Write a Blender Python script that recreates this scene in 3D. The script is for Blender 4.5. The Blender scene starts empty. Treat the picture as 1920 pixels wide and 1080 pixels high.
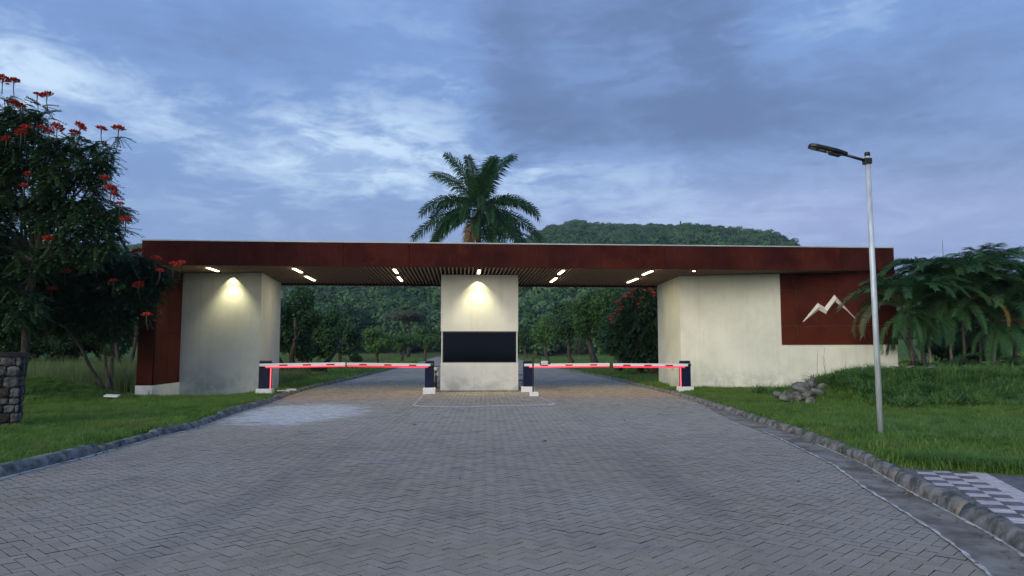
import bpy, bmesh, math, random
import numpy as np
from mathutils import Vector, Matrix
R = math.radians
rng = np.random.default_rng(7)
random.seed(7)
sc = bpy.context.scene
COL = sc.collection

# ------------------------------------------------------------------ camera
F, PITCH, EYE = 1386.0, math.atan(120/1386), 1.6
cam = bpy.data.cameras.new('camera'); cam.sensor_width = 36; cam.lens = F/1920*36
cam.clip_start = .05; cam.clip_end = 6000
co = bpy.data.objects.new('camera', cam); COL.objects.link(co)
co.location = (0, 0, EYE); co.rotation_euler = (R(90)+PITCH, 0, 0)
sc.camera = co
sc.view_settings.view_transform = 'Standard'; sc.view_settings.look = 'None'
sc.view_settings.exposure = 0.7; sc.view_settings.gamma = 1; sc.view_settings.use_curve_mapping = False
sc.cycles.use_denoising = True
sc.cycles.max_bounces = 6; sc.cycles.transparent_max_bounces = 8

def ray(px, py):
    cx, cy = (px-960)/F, (540-py)/F; c, s = math.cos(PITCH), math.sin(PITCH)
    return np.array((cx, c-cy*s, s+cy*c))
def at(px, py, Y):
    d = ray(px, py); t = Y/d[1]; return np.array((d[0]*t, Y, EYE+d[2]*t))
SLOPE = .0045
def gr(px, py, z=0.0, far=False):
    d = ray(px, py)
    t = (EYE+SLOPE*36)/(SLOPE*d[1]-d[2]) if far else (z-EYE)/d[2]
    return np.array((0, 0, EYE))+d*t
def hit(px, py, P0, n):
    d = ray(px, py); o = np.array((0, 0, EYE)); t = np.dot(np.array(P0)-o, n)/np.dot(d, n); return o+d*t

# ------------------------------------------------------------------ node helpers
class NT:
    def __init__(s, tree): s.t = tree; s.n = tree.nodes; s.l = tree.links
    def new(s, typ, **kw):
        n = s.n.new(typ)
        for k, v in kw.items(): setattr(n, k, v)
        return n
    def put(s, sock, v):
        if hasattr(v, 'is_output') or hasattr(v, 'links'): s.l.new(v, sock)
        else: sock.default_value = v
    def math(s, op, a, b=0.0, c=None, clamp=False):
        n = s.new('ShaderNodeMath', operation=op, use_clamp=clamp)
        s.put(n.inputs[0], a); s.put(n.inputs[1], b)
        if c is not None: s.put(n.inputs[2], c)
        return n.outputs[0]
    def add(s, a, b): return s.math('ADD', a, b)
    def sub(s, a, b): return s.math('SUBTRACT', a, b)
    def mul(s, a, b): return s.math('MULTIPLY', a, b)
    def mix(s, f, a, b, mode='MIX'):
        n = s.new('ShaderNodeMix', data_type='RGBA', blend_type=mode)
        n.clamp_factor = True
        s.put(n.inputs[0], f); s.put(n.inputs[6], c4(a)); s.put(n.inputs[7], c4(b))
        return n.outputs[2]
    def noise(s, vec, scale, detail=4, rough=.55, dist=0.0):
        n = s.new('ShaderNodeTexNoise'); s.put(n.inputs['Vector'], vec)
        n.inputs['Scale'].default_value = scale; n.inputs['Detail'].default_value = detail
        n.inputs['Roughness'].default_value = rough; n.inputs['Distortion'].default_value = dist
        return n.outputs[0]
    def step(s, v, lo, hi, a=0.0, b=1.0, smooth=True):
        n = s.new('ShaderNodeMapRange', interpolation_type='SMOOTHSTEP' if smooth else 'LINEAR')
        s.put(n.inputs[0], v); n.inputs[1].default_value = lo; n.inputs[2].default_value = hi
        n.inputs[3].default_value = a; n.inputs[4].default_value = b
        return n.outputs[0]
    def scalevec(s, v, xyz):
        n = s.new('ShaderNodeVectorMath', operation='MULTIPLY'); s.put(n.inputs[0], v); n.inputs[1].default_value = xyz
        return n.outputs[0]
    def sep(s, v):
        n = s.new('ShaderNodeSeparateXYZ'); s.put(n.inputs[0], v); return n.outputs
def c4(c):
    if hasattr(c, 'links') or not isinstance(c, (tuple, list)): return c
    return tuple(c)+(1.0,) if len(c) == 3 else c

# ------------------------------------------------------------------ sky
AZ, EL = R(-145), R(19)      # direction the soft light comes from: behind the camera, on the left
world = bpy.data.worlds.new('World'); sc.world = world; world.use_nodes = True
w = NT(world.node_tree); w.n.clear()
wo = w.new('ShaderNodeOutputWorld'); bg = w.new('ShaderNodeBackground')
tc = w.new('ShaderNodeTexCoord').outputs['Generated']
sky = w.new('ShaderNodeTexSky', sky_type='NISHITA'); sky.sun_disc = False
sky.sun_elevation = R(12); sky.sun_rotation = AZ; sky.air_density = 1.2; sky.dust_density = 1.5
X, Y, Z = w.sep(tc)[0:3]
Zc = w.math('MAXIMUM', Z, 0.0)
az = w.math('ARCTAN2', X, Y)
el = w.math('ARCSINE', Z)
# cloud deck seen in perspective: divide by height, limited near the horizon
inv = w.math('DIVIDE', 1.0, w.add(Zc, .16))
cv = w.new('ShaderNodeCombineXYZ'); w.put(cv.inputs[0], w.mul(X, inv)); w.put(cv.inputs[1], w.mul(Y, inv)); cv.inputs[2].default_value = .3
deck = cv.outputs[0]
n1 = w.noise(deck, 1.15, 6, .6, .6)
n2 = w.noise(deck, 4.2, 7, .62, .5)
n3 = w.noise(w.scalevec(tc, (3, 3, 9)), 1.6, 7, .62, .8)
def blob(px, py, sx, sy, tilt=0.0):
    d = ray(px, py); d = d/np.linalg.norm(d); a0, e0 = math.atan2(d[0], d[1]), math.asin(d[2])
    da, de = w.sub(az, a0), w.sub(el, e0)
    if tilt:
        ct, st = math.cos(tilt), math.sin(tilt)
        da, de = w.add(w.mul(da, ct), w.mul(de, st)), w.sub(w.mul(de, ct), w.mul(da, st))
    q = w.add(w.math('POWER', w.math('ABSOLUTE', w.mul(da, F/sx)), 2.0), w.math('POWER', w.math('ABSOLUTE', w.mul(de, F/sy)), 2.0))
    return w.math('EXPONENT', w.mul(q, -1.0))
def total(L):
    r = None
    for px, py, sx, sy, a, *t in L:
        b = w.mul(blob(px, py, sx, sy, *(t or ())), a); r = b if r is None else w.add(r, b)
    return r
bright = total([(40, 130, 110, 45, .75), (480, 260, 330, 75, .62), (740, 270, 170, 80, .62), (600, 330, 200, 40, .25), (1120, 330, 200, 60, .35),
                (860, 130, 90, 110, .28), (1260, 120, 120, 60, .18), (1010, 330, 60, 30, .4), (880, 350, 150, 60, .4), (1480, 40, 300, 60, .30), (120, 240, 160, 90, .2),
                (1250, 400, 240, 45, .25), (60, 20, 200, 90, .25), (480, 395, 180, 22, .25, -.25)])
dark = total([(1200, 40, 240, 90, .95), (1330, 110, 120, 120, .65), (1080, 230, 260, 60, .75), (1680, 190, 280, 100, .62), (1350, 240, 200, 60, .4), (960, 130, 60, 130, .55),
              (420, 110, 170, 90, .42), (900, 40, 90, 60, .4), (1900, 300, 250, 60, .35), (640, 420, 300, 40, .2), (300, 330, 200, 40, .2), (1000, 270, 130, 70, .35)])
n4 = w.noise(w.scalevec(tc, (5, 5, 17)), 2.6, 7, .65, 1.0)
wisp = w.step(w.add(w.add(w.mul(n2, .40), w.mul(n3, .38)), w.mul(n4, .27)), .43, .64)
lum = w.add(w.mul(bright, w.add(.30, w.mul(wisp, .95))), w.mul(w.sub(n1, .5), .75))
lum = w.add(lum, w.mul(w.sub(wisp, .5), .27))
lum = w.sub(lum, w.mul(dark, w.add(.25, w.mul(n3, .75))))
f_b = w.step(lum, .02, 1.05, smooth=False)
f_d = w.step(lum, .10, -.80)
base = w.mix(w.step(el, .02, .55), (.252, .400, .72), (.212, .368, .745))
nis = w.new('ShaderNodeVectorMath', operation='SCALE'); w.put(nis.inputs[0], sky.outputs[0]); nis.inputs[3].default_value = .075
base = w.mix(.18, base, nis.outputs[0])
pink = w.mul(w.add(total([(1330, 420, 420, 90, .9), (1900, 400, 500, 130, .75), (600, 430, 300, 60, .35), (960, 20, 200, 60, .15)]), .0), 1.0)
base = w.mix(w.mul(pink, .7), base, (.350, .430, .70))
colr = w.mix(f_b, base, (.56, .73, .95))
colr = w.mix(w.mul(f_d, .85), colr, (.125, .192, .365))
below = w.step(Z, -.02, .0)
colr = w.mix(below, (.10, .12, .13), colr)
w.put(bg.inputs[0], colr); bg.inputs[1].default_value = .66
w.l.new(bg.outputs[0], wo.inputs[0])

sun = bpy.data.lights.new('sun', 'SUN'); sun.energy = 1.5; sun.angle = R(40); sun.color = (1.0, .88, .66)
so = bpy.data.objects.new('sun', sun); COL.objects.link(so)
sd = Vector((math.sin(AZ)*math.cos(EL), math.cos(AZ)*math.cos(EL), math.sin(EL)))
so.rotation_euler = sd.to_track_quat('Z', 'Y').to_euler()

# ------------------------------------------------------------------ object helpers
def tag(o, label=None, cat=None, group=None, kind=None):
    if label: o['label'] = label
    if cat: o['category'] = cat
    if group: o['group'] = group
    if kind: o['kind'] = kind
    return o
def empty(name, loc=(0, 0, 0), rz=0, **kw):
    o = bpy.data.objects.new(name, None); COL.objects.link(o); o.location = tuple(loc); o.rotation_euler = (0, 0, rz)
    o.empty_display_size = .2
    return tag(o, **kw)
def link(name, me, m=None, parent=None, loc=None, rot=None, **kw):
    o = bpy.data.objects.new(name, me); COL.objects.link(o)
    if m is not None and len(me.materials) == 0: me.materials.append(m)
    if parent is not None: o.parent = parent
    if loc is not None: o.location = tuple(loc)
    if rot is not None: o.rotation_euler = rot
    return tag(o, **kw)
class MB:
    "collects verts and faces for one mesh"
    def __init__(s): s.v = []; s.f = []; s.n = 0
    def add(s, V, Fc):
        V = np.asarray(V, float).reshape(-1, 3); s.v.append(V)
        s.f += [tuple(int(i)+s.n for i in f) for f in Fc]; s.n += len(V); return s
    def box(s, x0, x1, y0, y1, z0, z1):
        V = [(x, y, z) for z in (z0, z1) for x, y in ((x0, y0), (x1, y0), (x1, y1), (x0, y1))]
        return s.add(V, [(3, 2, 1, 0), (4, 5, 6, 7), (0, 1, 5, 4), (1, 2, 6, 5), (2, 3, 7, 6), (3, 0, 4, 7)])
    def prism(s, pts, z0, z1):
        n = len(pts); V = [(p[0], p[1], z0) for p in pts]+[(p[0], p[1], z1) for p in pts]
        return s.add(V, [tuple(range(n-1, -1, -1)), tuple(range(n, 2*n))]+[(i, (i+1) % n, (i+1) % n+n, i+n) for i in range(n)])
    def tube(s, P, rad, k=8, cap=True):
        P = np.asarray(P, float); n = len(P); rad = np.broadcast_to(np.asarray(rad, float), (n,))
        T = np.gradient(P, axis=0); T /= np.linalg.norm(T, axis=1)[:, None]+1e-9
        a = np.array((0, 0, 1.)) if abs(T[0][2]) < .9 else np.array((1., 0, 0))
        V = []
        u = np.cross(T[0], a); u /= np.linalg.norm(u)
        for i in range(n):
            u = u-T[i]*np.dot(u, T[i]); u /= np.linalg.norm(u)+1e-9; v = np.cross(T[i], u)
            for j in range(k):
                t = 2*math.pi*j/k; V.append(P[i]+rad[i]*(u*math.cos(t)+v*math.sin(t)))
        Fc = [(i*k+j, i*k+(j+1) % k, (i+1)*k+(j+1) % k, (i+1)*k+j) for i in range(n-1) for j in range(k)]
        if cap: Fc += [tuple(range(k-1, -1, -1)), tuple((n-1)*k+j for j in range(k))]
        return s.add(V, Fc)
    def mesh(s, name, smooth=False, bevel=0.0, off=None):
        V = np.concatenate(s.v)
        if off is not None: V = V-np.asarray(off)
        me = bpy.data.meshes.new(name); me.from_pydata(V.tolist(), [], s.f); me.update()
        if bevel:
            bm = bmesh.new(); bm.from_mesh(me)
            bmesh.ops.bevel(bm, geom=[e for e in bm.edges if e.is_manifold and e.calc_face_angle(0) > .5], offset=bevel, segments=2, affect='EDGES', profile=.6)
            bm.to_mesh(me); bm.free()
        if smooth: me.polygons.foreach_set('use_smooth', [True]*len(me.polygons))
        return me
    def build(s, name, m, parent=None, smooth=False, bevel=0.0, off=None, **kw):
        return link(name, s.mesh(name, smooth, bevel, off), m, parent, **kw)
def quads(name, V):
    "V: (n,4,3) loose quads"
    n = len(V); me = bpy.data.meshes.new(name)
    me.vertices.add(n*4); me.vertices.foreach_set('co', V.reshape(-1).astype(np.float32))
    me.loops.add(n*4); me.loops.foreach_set('vertex_index', np.arange(n*4, dtype=np.int32))
    me.polygons.add(n); me.polygons.foreach_set('loop_start', np.arange(0, n*4, 4, dtype=np.int32))
    me.update(calc_edges=True); me.validate(); return me

# ------------------------------------------------------------------ materials
def newmat(name):
    m = bpy.data.materials.new(name); m.use_nodes = True
    t = NT(m.node_tree); p = t.n['Principled BSDF']; return m, t, p
def posn(t): return t.new('ShaderNodeNewGeometry').outputs['Position']
def bump(t, p, h, strength, dist=.01):
    b = t.new('ShaderNodeBump'); b.inputs['Strength'].default_value = strength; b.inputs['Distance'].default_value = dist
    t.put(b.inputs['Height'], h); t.l.new(b.outputs[0], p.inputs['Normal'])
def simple(name, c1, c2=None, scale=6, rough=.6, metal=0, bmp=0, stretch=(1, 1, 1), detail=5, lo=.35, hi=.65, spec=.5, bscale=None, dist=.01):
    m, t, p = newmat(name); P = t.scalevec(posn(t), stretch)
    if c2:
        n = t.noise(P, scale, detail, .6); t.put(p.inputs['Base Color'], t.mix(t.step(n, lo, hi), c1, c2))
    else: p.inputs['Base Color'].default_value = c4(c1)
    p.inputs['Roughness'].default_value = rough; p.inputs['Metallic'].default_value = metal
    p.inputs['Specular IOR Level'].default_value = spec
    if bmp: bump(t, p, t.noise(P, bscale or scale*6, 6, .65), bmp, dist)
    return m
def leafmat(name, dk, lt, trans=.25, rough=.5, third=None, patch=None, ow=.3):
    m, t, p = newmat(name)
    g = t.new('ShaderNodeNewGeometry'); oi = t.new('ShaderNodeObjectInfo')
    r = g.outputs['Random Per Island']
    big = t.noise(g.outputs['Position'], .9, 3)
    f = t.add(t.mul(r, .75-ow), t.mul(t.step(big, .35, .65), .30))
    f = t.add(f, t.mul(oi.outputs['Random'], ow))
    c = t.mix(f, dk, lt)
    if patch:
        pn = t.noise(g.outputs['Position'], .55, 5, .62); c = t.mix(t.mul(t.step(pn, .52, .68), .75), c, patch)
        pn2 = t.noise(g.outputs['Position'], .9, 3, .6); c = t.mix(t.mul(t.step(pn2, .48, .32), .55), c, dk)
    if third: c = t.mix(t.step(r, .93, .95), c, third)
    t.put(p.inputs['Base Color'], c); p.inputs['Roughness'].default_value = rough; p.inputs['Specular IOR Level'].default_value = .14
    tr = t.new('ShaderNodeBsdfTranslucent'); t.put(tr.inputs[0], c)
    mx = t.new('ShaderNodeMixShader'); mx.inputs[0].default_value = trans
    t.l.new(p.outputs[0], mx.inputs[1]); t.l.new(tr.outputs[0], mx.inputs[2]); t.l.new(mx.outputs[0], t.n['Material Output'].inputs[0])
    return m
M = {}
def paver_mat(name, island):
    m, t, p = newmat(name); g = t.new('ShaderNodeNewGeometry'); P = g.outputs['Position']
    r = g.outputs['Random Per Island'] if island else t.new('ShaderNodeObjectInfo').outputs['Random']
    c = t.mix(r, (.270, .237, .180), (.330, .292, .226))
    gr_ = t.noise(P, 80, 5, .85); c = t.mix(t.mul(t.step(gr_, .52, .66), .9), c, (.50, .45, .37)); c = t.mix(t.mul(t.step(gr_, .48, .34), .9), c, (.085, .082, .075))
    big = t.noise(P, .35, 5, .6); c = t.mix(t.mul(t.step(big, .4, .7), .35), c, (.40, .385, .35))
    tint = t.noise(P, .22, 2, .5); c = t.mix(t.mul(t.step(tint, .5, .75), .3), c, (.29, .26, .235))
    x, y, z = t.sep(P)[0:3]
    dust = t.mul(t.step(y, 11, 17), t.add(.25, t.mul(t.noise(P, 1.4, 6, .65), .5)))
    c = t.mix(dust, c, (.45, .405, .33))
    tr_ = t.add(t.step(t.math('ABSOLUTE', t.sub(x, -2.9)), .5, .1), t.step(t.math('ABSOLUTE', t.sub(x, 1.9)), .55, .1))
    tr_ = t.mul(tr_, t.step(t.noise(t.scalevec(P, (1, .15, 1)), 1.1, 5, .6), .40, .65)); c = t.mix(t.mul(tr_, .42), c, (.17, .165, .15))
    blt = t.noise(P, .9, 6, .7); c = t.mix(t.mul(t.step(blt, .54, .68), .48), c, (.16, .155, .14))
    oil = t.noise(P, 2.3, 3, .5); c = t.mix(t.mul(t.step(oil, .70, .76), .4), c, (.08, .078, .072))
    # spilt cement by the left kerb
    e1 = t.add(t.math('POWER', t.mul(t.sub(t.add(x, t.mul(t.sub(y, 19.5), .05)), -5.6), .52), 2.0), t.math('POWER', t.mul(t.sub(y, 19.8), .27), 2.0))
    k = t.sub(1.25, e1); k = t.add(k, t.mul(t.sub(t.noise(t.scalevec(P, (.6, 2.2, 1)), 1.8, 7, .7), .5), 3.2))
    c = t.mix(t.mul(t.step(k, .2, .9), .85), c, (.66, .66, .64))
    # orange soil tracked over the line of the barriers
    e2 = t.math('ABSOLUTE', t.sub(t.sub(y, 27.6), t.mul(x, .1))); dirt = t.step(e2, 2.6, .3)
    side = t.step(t.math('ABSOLUTE', t.add(x, 1.3)), 1.5, 3.0)
    dn = t.step(t.noise(t.scalevec(P, (.35, 1.2, 1)), 1.5, 6, .65), .38, .62)
    c = t.mix(t.mul(t.mul(t.mul(dirt, dn), side), .85), c, (.50, .31, .19))
    # scuffs
    sc_ = t.noise(t.scalevec(P, (.5, 2.6, 1)), 2.2, 8, .75); c = t.mix(t.mul(t.step(sc_, .62, .72), .4), c, (.5, .5, .49))
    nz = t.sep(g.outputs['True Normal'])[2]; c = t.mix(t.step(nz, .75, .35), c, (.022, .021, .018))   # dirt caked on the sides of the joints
    t.put(p.inputs['Base Color'], c); p.inputs['Roughness'].default_value = .82; p.inputs['Specular IOR Level'].default_value = .3
    bump(t, p, gr_, .5, .003)
    return m
M['paver'] = paver_mat('paver_single', False); M['pavers'] = paver_mat('paver_field', True)
M['joint'] = simple('joint_sand', (.014, .014, .014), (.035, .033, .03), 3, .95)
M['farroad'] = simple('far_pavers', (.25, .225, .175), (.34, .305, .24), 1.2, .9, bmp=.4, stretch=(1, .4, 1))
M['concrete'] = simple('kerb_concrete', (.060, .062, .056), (.25, .245, .225), 5, .9, bmp=.9, detail=8, bscale=18, dist=.02)
M['gutter'] = simple('gutter_concrete', (.12, .098, .078), (.27, .255, .22), 2.2, .88, bmp=.5, detail=8, bscale=40)
M['mortar'] = simple('mortar_line', (.30, .29, .27), (.62, .61, .58), 6, .9, bmp=.5)
M['paint'] = simple('white_road_paint', (.55, .55, .53), (.80, .79, .77), 9, .8)
M['whiteconc'] = simple('white_painted_concrete', (.70, .71, .72), (.80, .80, .80), 5, .7, bmp=.2)
def wall_mat(name, c1, c2, green=.25):
    m, t, p = newmat(name); P = posn(t); x, y, z = t.sep(P)[0:3]
    n = t.noise(P, .9, 7, .62); c = t.mix(t.step(n, .3, .7), c1, c2)
    st = t.noise(t.scalevec(P, (3.5, 3.5, .22)), 1.3, 6, .6); c = t.mix(t.mul(t.step(st, .5, .72), .22), c, (.42, .42, .36))
    low = t.mul(t.step(z, 1.3, .0), t.step(t.noise(P, 2.0, 6, .7), .42, .62)); c = t.mix(t.mul(low, .6), c, (.33, .36, .35))
    sp = t.noise(P, 30, 4, .7); c = t.mix(t.mul(t.step(sp, .62, .72), t.mul(t.step(z, .9, .1), .8)), c, (.15, .16, .16))
    t.put(p.inputs['Base Color'], c); p.inputs['Roughness'].default_value = .85; p.inputs['Specular IOR Level'].default_value = .25
    bump(t, p, t.noise(P, 14, 7, .7), .35, .012)
    return m
M['wall'] = wall_mat('cream_render', (.60, .625, .555), (.72, .74, .665))
M['gwall'] = wall_mat('grey_render', (.56, .59, .57), (.66, .685, .66))
M['kwall'] = wall_mat('booth_render', (.57, .59, .58), (.65, .665, .65))
def rust_mat():
    m, t, p = newmat('weathering_steel'); P = posn(t); oi = t.new('ShaderNodeObjectInfo').outputs['Random']
    n = t.noise(P, .8, 7, .65); c = t.mix(t.step(n, .3, .7), (.036, .0065, .0055), (.078, .017, .011))
    n2_ = t.noise(t.scalevec(P, (2.4, 2.4, .7)), 2.2, 7, .7); c = t.mix(t.mul(t.step(n2_, .5, .75), .5), c, (.135, .036, .014))
    c = t.mix(t.mul(oi, .35), c, (.022, .009, .010))
    zz_ = t.sep(P)[2]; c = t.mix(t.mul(t.mul(t.step(zz_, 4.3, 3.4), t.step(t.noise(P, .5, 4, .6), .35, .6)), .3), c, (.145, .034, .014))
    t.put(p.inputs['Base Color'], c); p.inputs['Roughness'].default_value = .85; p.inputs['Specular IOR Level'].default_value = .08
    bump(t, p, t.noise(P, 45, 6, .7), .3, .004); return m
M['rust'] = rust_mat()
M['flash'] = simple('roof_flashing', (.42, .47, .45), (.55, .6, .58), 2, .45, .3)
M['slat'] = simple('slat_timber', (.24, .16, .11), (.34, .24, .17), 5, .7, stretch=(6, .5, 6))
M['void'] = simple('ceiling_void', (.012, .010, .010), rough=.9)
M['glass'] = simple('tinted_glass', (.002, .003, .007), rough=.06, spec=.22)
M['black'] = simple('black_metal', (.008, .008, .010), (.02, .02, .022), 8, .45)
M['navy'] = simple('navy_cabinet', (.003, .008, .032), (.006, .013, .045), 4, .6, spec=.2)
M['boom'] = simple('boom_white', (.78, .78, .80), rough=.35)
M['redref'] = simple('red_reflector', (.28, .012, .03), rough=.4)
M['galv'] = simple('galvanised_steel', (.40, .47, .52), (.60, .68, .72), 5, .5, .2, bmp=.1, stretch=(4, 4, .5))
M['emblem'] = simple('emblem_metal', (.62, .60, .56), (.72, .70, .66), 4, .5)
M['bark'] = simple('bark', (.030, .026, .020), (.085, .072, .058), 9, .95, bmp=.8, stretch=(1, 1, .3), bscale=20, dist=.03)
M['greybark'] = simple('grey_bark', (.13, .12, .10), (.24, .225, .195), 7, .9, bmp=.6, stretch=(1, 1, .4))
M['soil'] = simple('soil', (.05, .045, .03), (.09, .08, .05), 3, .95)
M['rock'] = simple('rock', (.045, .048, .035), (.20, .20, .175), 5, .9, bmp=.9, detail=8, bscale=12, dist=.04)
M['stone'] = simple('wall_stone', (.016, .012, .009), (.065, .050, .040), 9, .9, bmp=.8, bscale=22, dist=.02)
M['stonegrey'] = simple('wall_stone_grey', (.04, .041, .040), (.14, .14, .135), 9, .9, bmp=.8, bscale=22, dist=.02)
M['tilelight'] = simple('pale_tile', (.44, .395, .405), (.56, .51, .52), 9, .8, bmp=.2)
M['tiledark'] = simple('dark_tile', (.10, .098, .10), (.17, .165, .165), 9, .85, bmp=.2)
M['leaf_dark'] = leafmat('leaves_dark', (.012, .046, .018), (.070, .150, .056), .25)
M['leaf_mid'] = leafmat('leaves_mid', (.030, .095, .028), (.135, .250, .080), .35)
M['leaf_light'] = leafmat('leaves_light', (.040, .095, .024), (.120, .200, .060), .3)
M['leaf_pale'] = leafmat('leaves_pale', (.055, .080, .045), (.15, .175, .105), .3)
M['leaf_hill'] = leafmat('leaves_hill', (.012, .052, .034), (.135, .260, .105), .3, ow=.6)
M['leaf_tulip'] = leafmat('leaves_tulip', (.012, .044, .020), (.075, .155, .068), .3, .5)
M['palm'] = leafmat('palm_leaf', (.012, .050, .018), (.050, .120, .048), .25, .5)
M['areca'] = leafmat('areca_leaf', (.014, .064, .026), (.075, .160, .065), .25, .5)
M['areca_pale'] = leafmat('areca_leaf_pale', (.07, .10, .05), (.16, .19, .11), .25, .4)
M['deadfrond'] = leafmat('dead_frond', (.20, .11, .04), (.32, .20, .085), .2, .6)
M['grass'] = leafmat('grass_blades', (.095, .195, .035), (.230, .375, .085), .5, .6, (.26, .28, .12), (.23, .27, .085))
M['tallgrass'] = leafmat('tall_grass_blades', (.100, .225, .050), (.240, .400, .120), .5, .6)
M['fieldgrass'] = leafmat('field_grass', (.095, .160, .055), (.210, .280, .115), .4, .6)
M['yellowgrass'] = leafmat('yellow_green_grass', (.13, .21, .045), (.26, .33, .09), .3, .6)  # own yellow green of the meadow blades behind the palms
M['petal'] = leafmat('petal_red', (.32, .022, .014), (.58, .070, .036), .25, .6)
def ground_mat():
    m, t, p = newmat('ground_turf'); P = posn(t); x, y, z = t.sep(P)[0:3]
    n = t.noise(P, 1.1, 8, .65); c = t.mix(t.step(n, .35, .65), (.050, .115, .018), (.100, .165, .036))
    n2_ = t.noise(P, .35, 4, .6); c = t.mix(t.mul(t.step(n2_, .55, .7), .35), c, (.085, .085, .04))
    t.put(p.inputs['Base Color'], c); p.inputs['Roughness'].default_value = .95; p.inputs['Specular IOR Level'].default_value = .1
    bump(t, p, t.noise(P, 25, 6, .8), 1.0, .05); return m
M['ground'] = ground_mat()
def emit(name, c, s):
    m, t, p = newmat(name); p.inputs['Base Color'].default_value = c4(c); p.inputs['Emission Color'].default_value = c4(c); p.inputs['Emission Strength'].default_value = s; return m
M['lamp'] = emit('lamp_diffuser', (1, .90, .55), 4.5)
M['led'] = emit('red_led', (1, .02, .045), 1.0)
M['ledhot'] = emit('red_led_core', (1, .16, .20), 1.3)
M['whitebox'] = simple('white_plastic', (.6, .62, .64), rough=.5)

# ------------------------------------------------------------------ road geometry
Lp = [np.array((-6.2, 0.5, 0)), np.array((-6.35, 6, 0))]+[gr(*q) for q in ((0, 896), (151, 858.6), (302, 817), (361, 805), (447, 774), (509, 755), (543, 741))] + \
     [gr(a, b, far=b < 725) for a, b in ((593, 726), (654, 713), (696, 702), (752, 688))]
Rp = [np.array((3.0, 0.5, 0)), np.array((3.75, 5, 0))]+[gr(*q) for q in ((1918, 1041), (1844, 995), (1770, 956), (1696, 917), (1622, 872), (1555, 843), (1493, 817), (1400, 785), (1302, 752))] + \
     [gr(a, b, far=b < 725) for a, b in ((1254, 738), (1221, 730), (1154, 713), (1085, 698), (1032, 688))]
Lp = np.array(Lp); Rp = np.array(Rp)
for A in (Lp, Rp):
    A[:, 1] = np.maximum.accumulate(A[:, 1]+np.arange(len(A))*1e-4)
Lp = np.vstack([Lp, Lp[-1]+np.array((-.065*250, 250, 0))]); Rp = np.vstack([Rp, Rp[-1]+np.array((-.05*250, 250, 0))])
def xL(y): return np.interp(y, Lp[:, 1], Lp[:, 0])
def xR(y): return np.interp(y, Rp[:, 1], Rp[:, 0])
def zr(y): return np.maximum(0, np.asarray(y, float)-36)*SLOPE
def ss(a, b, v):
    t = np.clip((np.asarray(v, float)-a)/(b-a), 0, 1); return t*t*(3-2*t)
_k = np.random.default_rng(3).uniform(0, 6.28, 8)
def wav(x, y, s): return (np.sin(x*s+_k[0])*np.cos(y*s*1.3+_k[1])+.5*np.sin(x*s*2.3+_k[2]+y*s)*np.cos(y*s*2.1+_k[3]))*.5
def gz(x, y):
    "height of the ground sheet"
    x = np.asarray(x, float); y = np.asarray(y, float)
    dl, dr = xL(y)-x, x-xR(y); d = np.maximum(dl, dr)
    base = zr(y)
    v = .09*ss(.1, .35, d)
    left = -.30*ss(24, 29, y)*ss(.8, 3.0, dl)*(1-ss(36, 44, y))
    m1 = .52*np.exp(-((x+15.0)/1.5)**2-((y-24.0)/1.6)**2)+.30*np.exp(-((x+17.6)/2.2)**2-((y-23.6)/1.8)**2)
    r_ = np.exp(-((y-(23.8+.06*(x-13)))/2.0)**2)
    m2 = r_*((.74*ss(8.6, 11.0, x)+.09*wav(x, y, 1.3)))*(1-.5*ss(19, 24, x))
    slope = .05*np.maximum(0, dr-14)*ss(26, 40, y)+.035*np.maximum(0, dl-9)*ss(38, 60, y)
    z = base+v+left*1.0+(m1*ss(.5, 3, dl))+m2*ss(1, 4, dr)+slope+.035*wav(x, y, .8)*ss(.6, 2.5, d)
    z = np.where((dr > .1) & (y < 9.75-.42*np.clip(x-4.9, 0, 1.5)) & (y > -5), np.minimum(z, .06), z)
    return np.where(d < .08, base-.10, z)
def grid_lines(segs):
    out = []
    for a, b, s in segs: out += list(np.arange(a, b, s))
    return np.array(out+[segs[-1][1]])
gx = grid_lines([(-900, -200, 70), (-200, -50, 10), (-50, -20, 1.5), (-20, -6.5, .4), (-6.5, -5.8, .1), (-5.8, 3, .8), (3, 6.4, .12), (6.4, 22, .4), (22, 50, 1.5), (50, 200, 10), (200, 900, 70)])
gy = grid_lines([(-300, -20, 40), (-20, 4, 2), (4, 32, .3), (32, 60, .8), (60, 160, 4), (160, 1400, 60)])
GX, GY = np.meshgrid(gx, gy); GZ = gz(GX, GY)
nx, ny = len(gx), len(gy)
V = np.stack([GX, GY, GZ], -1).reshape(-1, 3)
I = np.arange(nx*ny).reshape(ny, nx)
Fg = np.stack([I[:-1, :-1], I[:-1, 1:], I[1:, 1:], I[1:, :-1]], -1).reshape(-1, 4)
me = bpy.data.meshes.new('ground'); me.from_pydata(V.tolist(), [], Fg.tolist()); me.polygons.foreach_set('use_smooth', [True]*len(me.polygons))
link('ground', me, M['ground'], kind='structure')

def strip(ys, fa, fb, z):
    V = []; Fc = []
    for i, y in enumerate(ys):
        zz = z+float(zr(y)); V += [(float(fa(y)), y, zz), (float(fb(y)), y, zz)]
        if i: k = 2*i; Fc.append((k-2, k-1, k+1, k))
    return V, Fc
PAV_END = 40.0
GUT = .46
rd = MB().add(*strip(np.linspace(1, PAV_END+.2, 60), lambda y: xL(y)-.05, lambda y: xR(y)+.05, -.014))
road = rd.build('road', M['joint'], kind='structure')
fr = MB().add(*strip(list(np.linspace(PAV_END, 110, 40))+[150, 200, 300], lambda y: xL(y)-.05, lambda y: xR(y)+.05, -.001))
fr.build('road_surface', M['farroad'], road)

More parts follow.
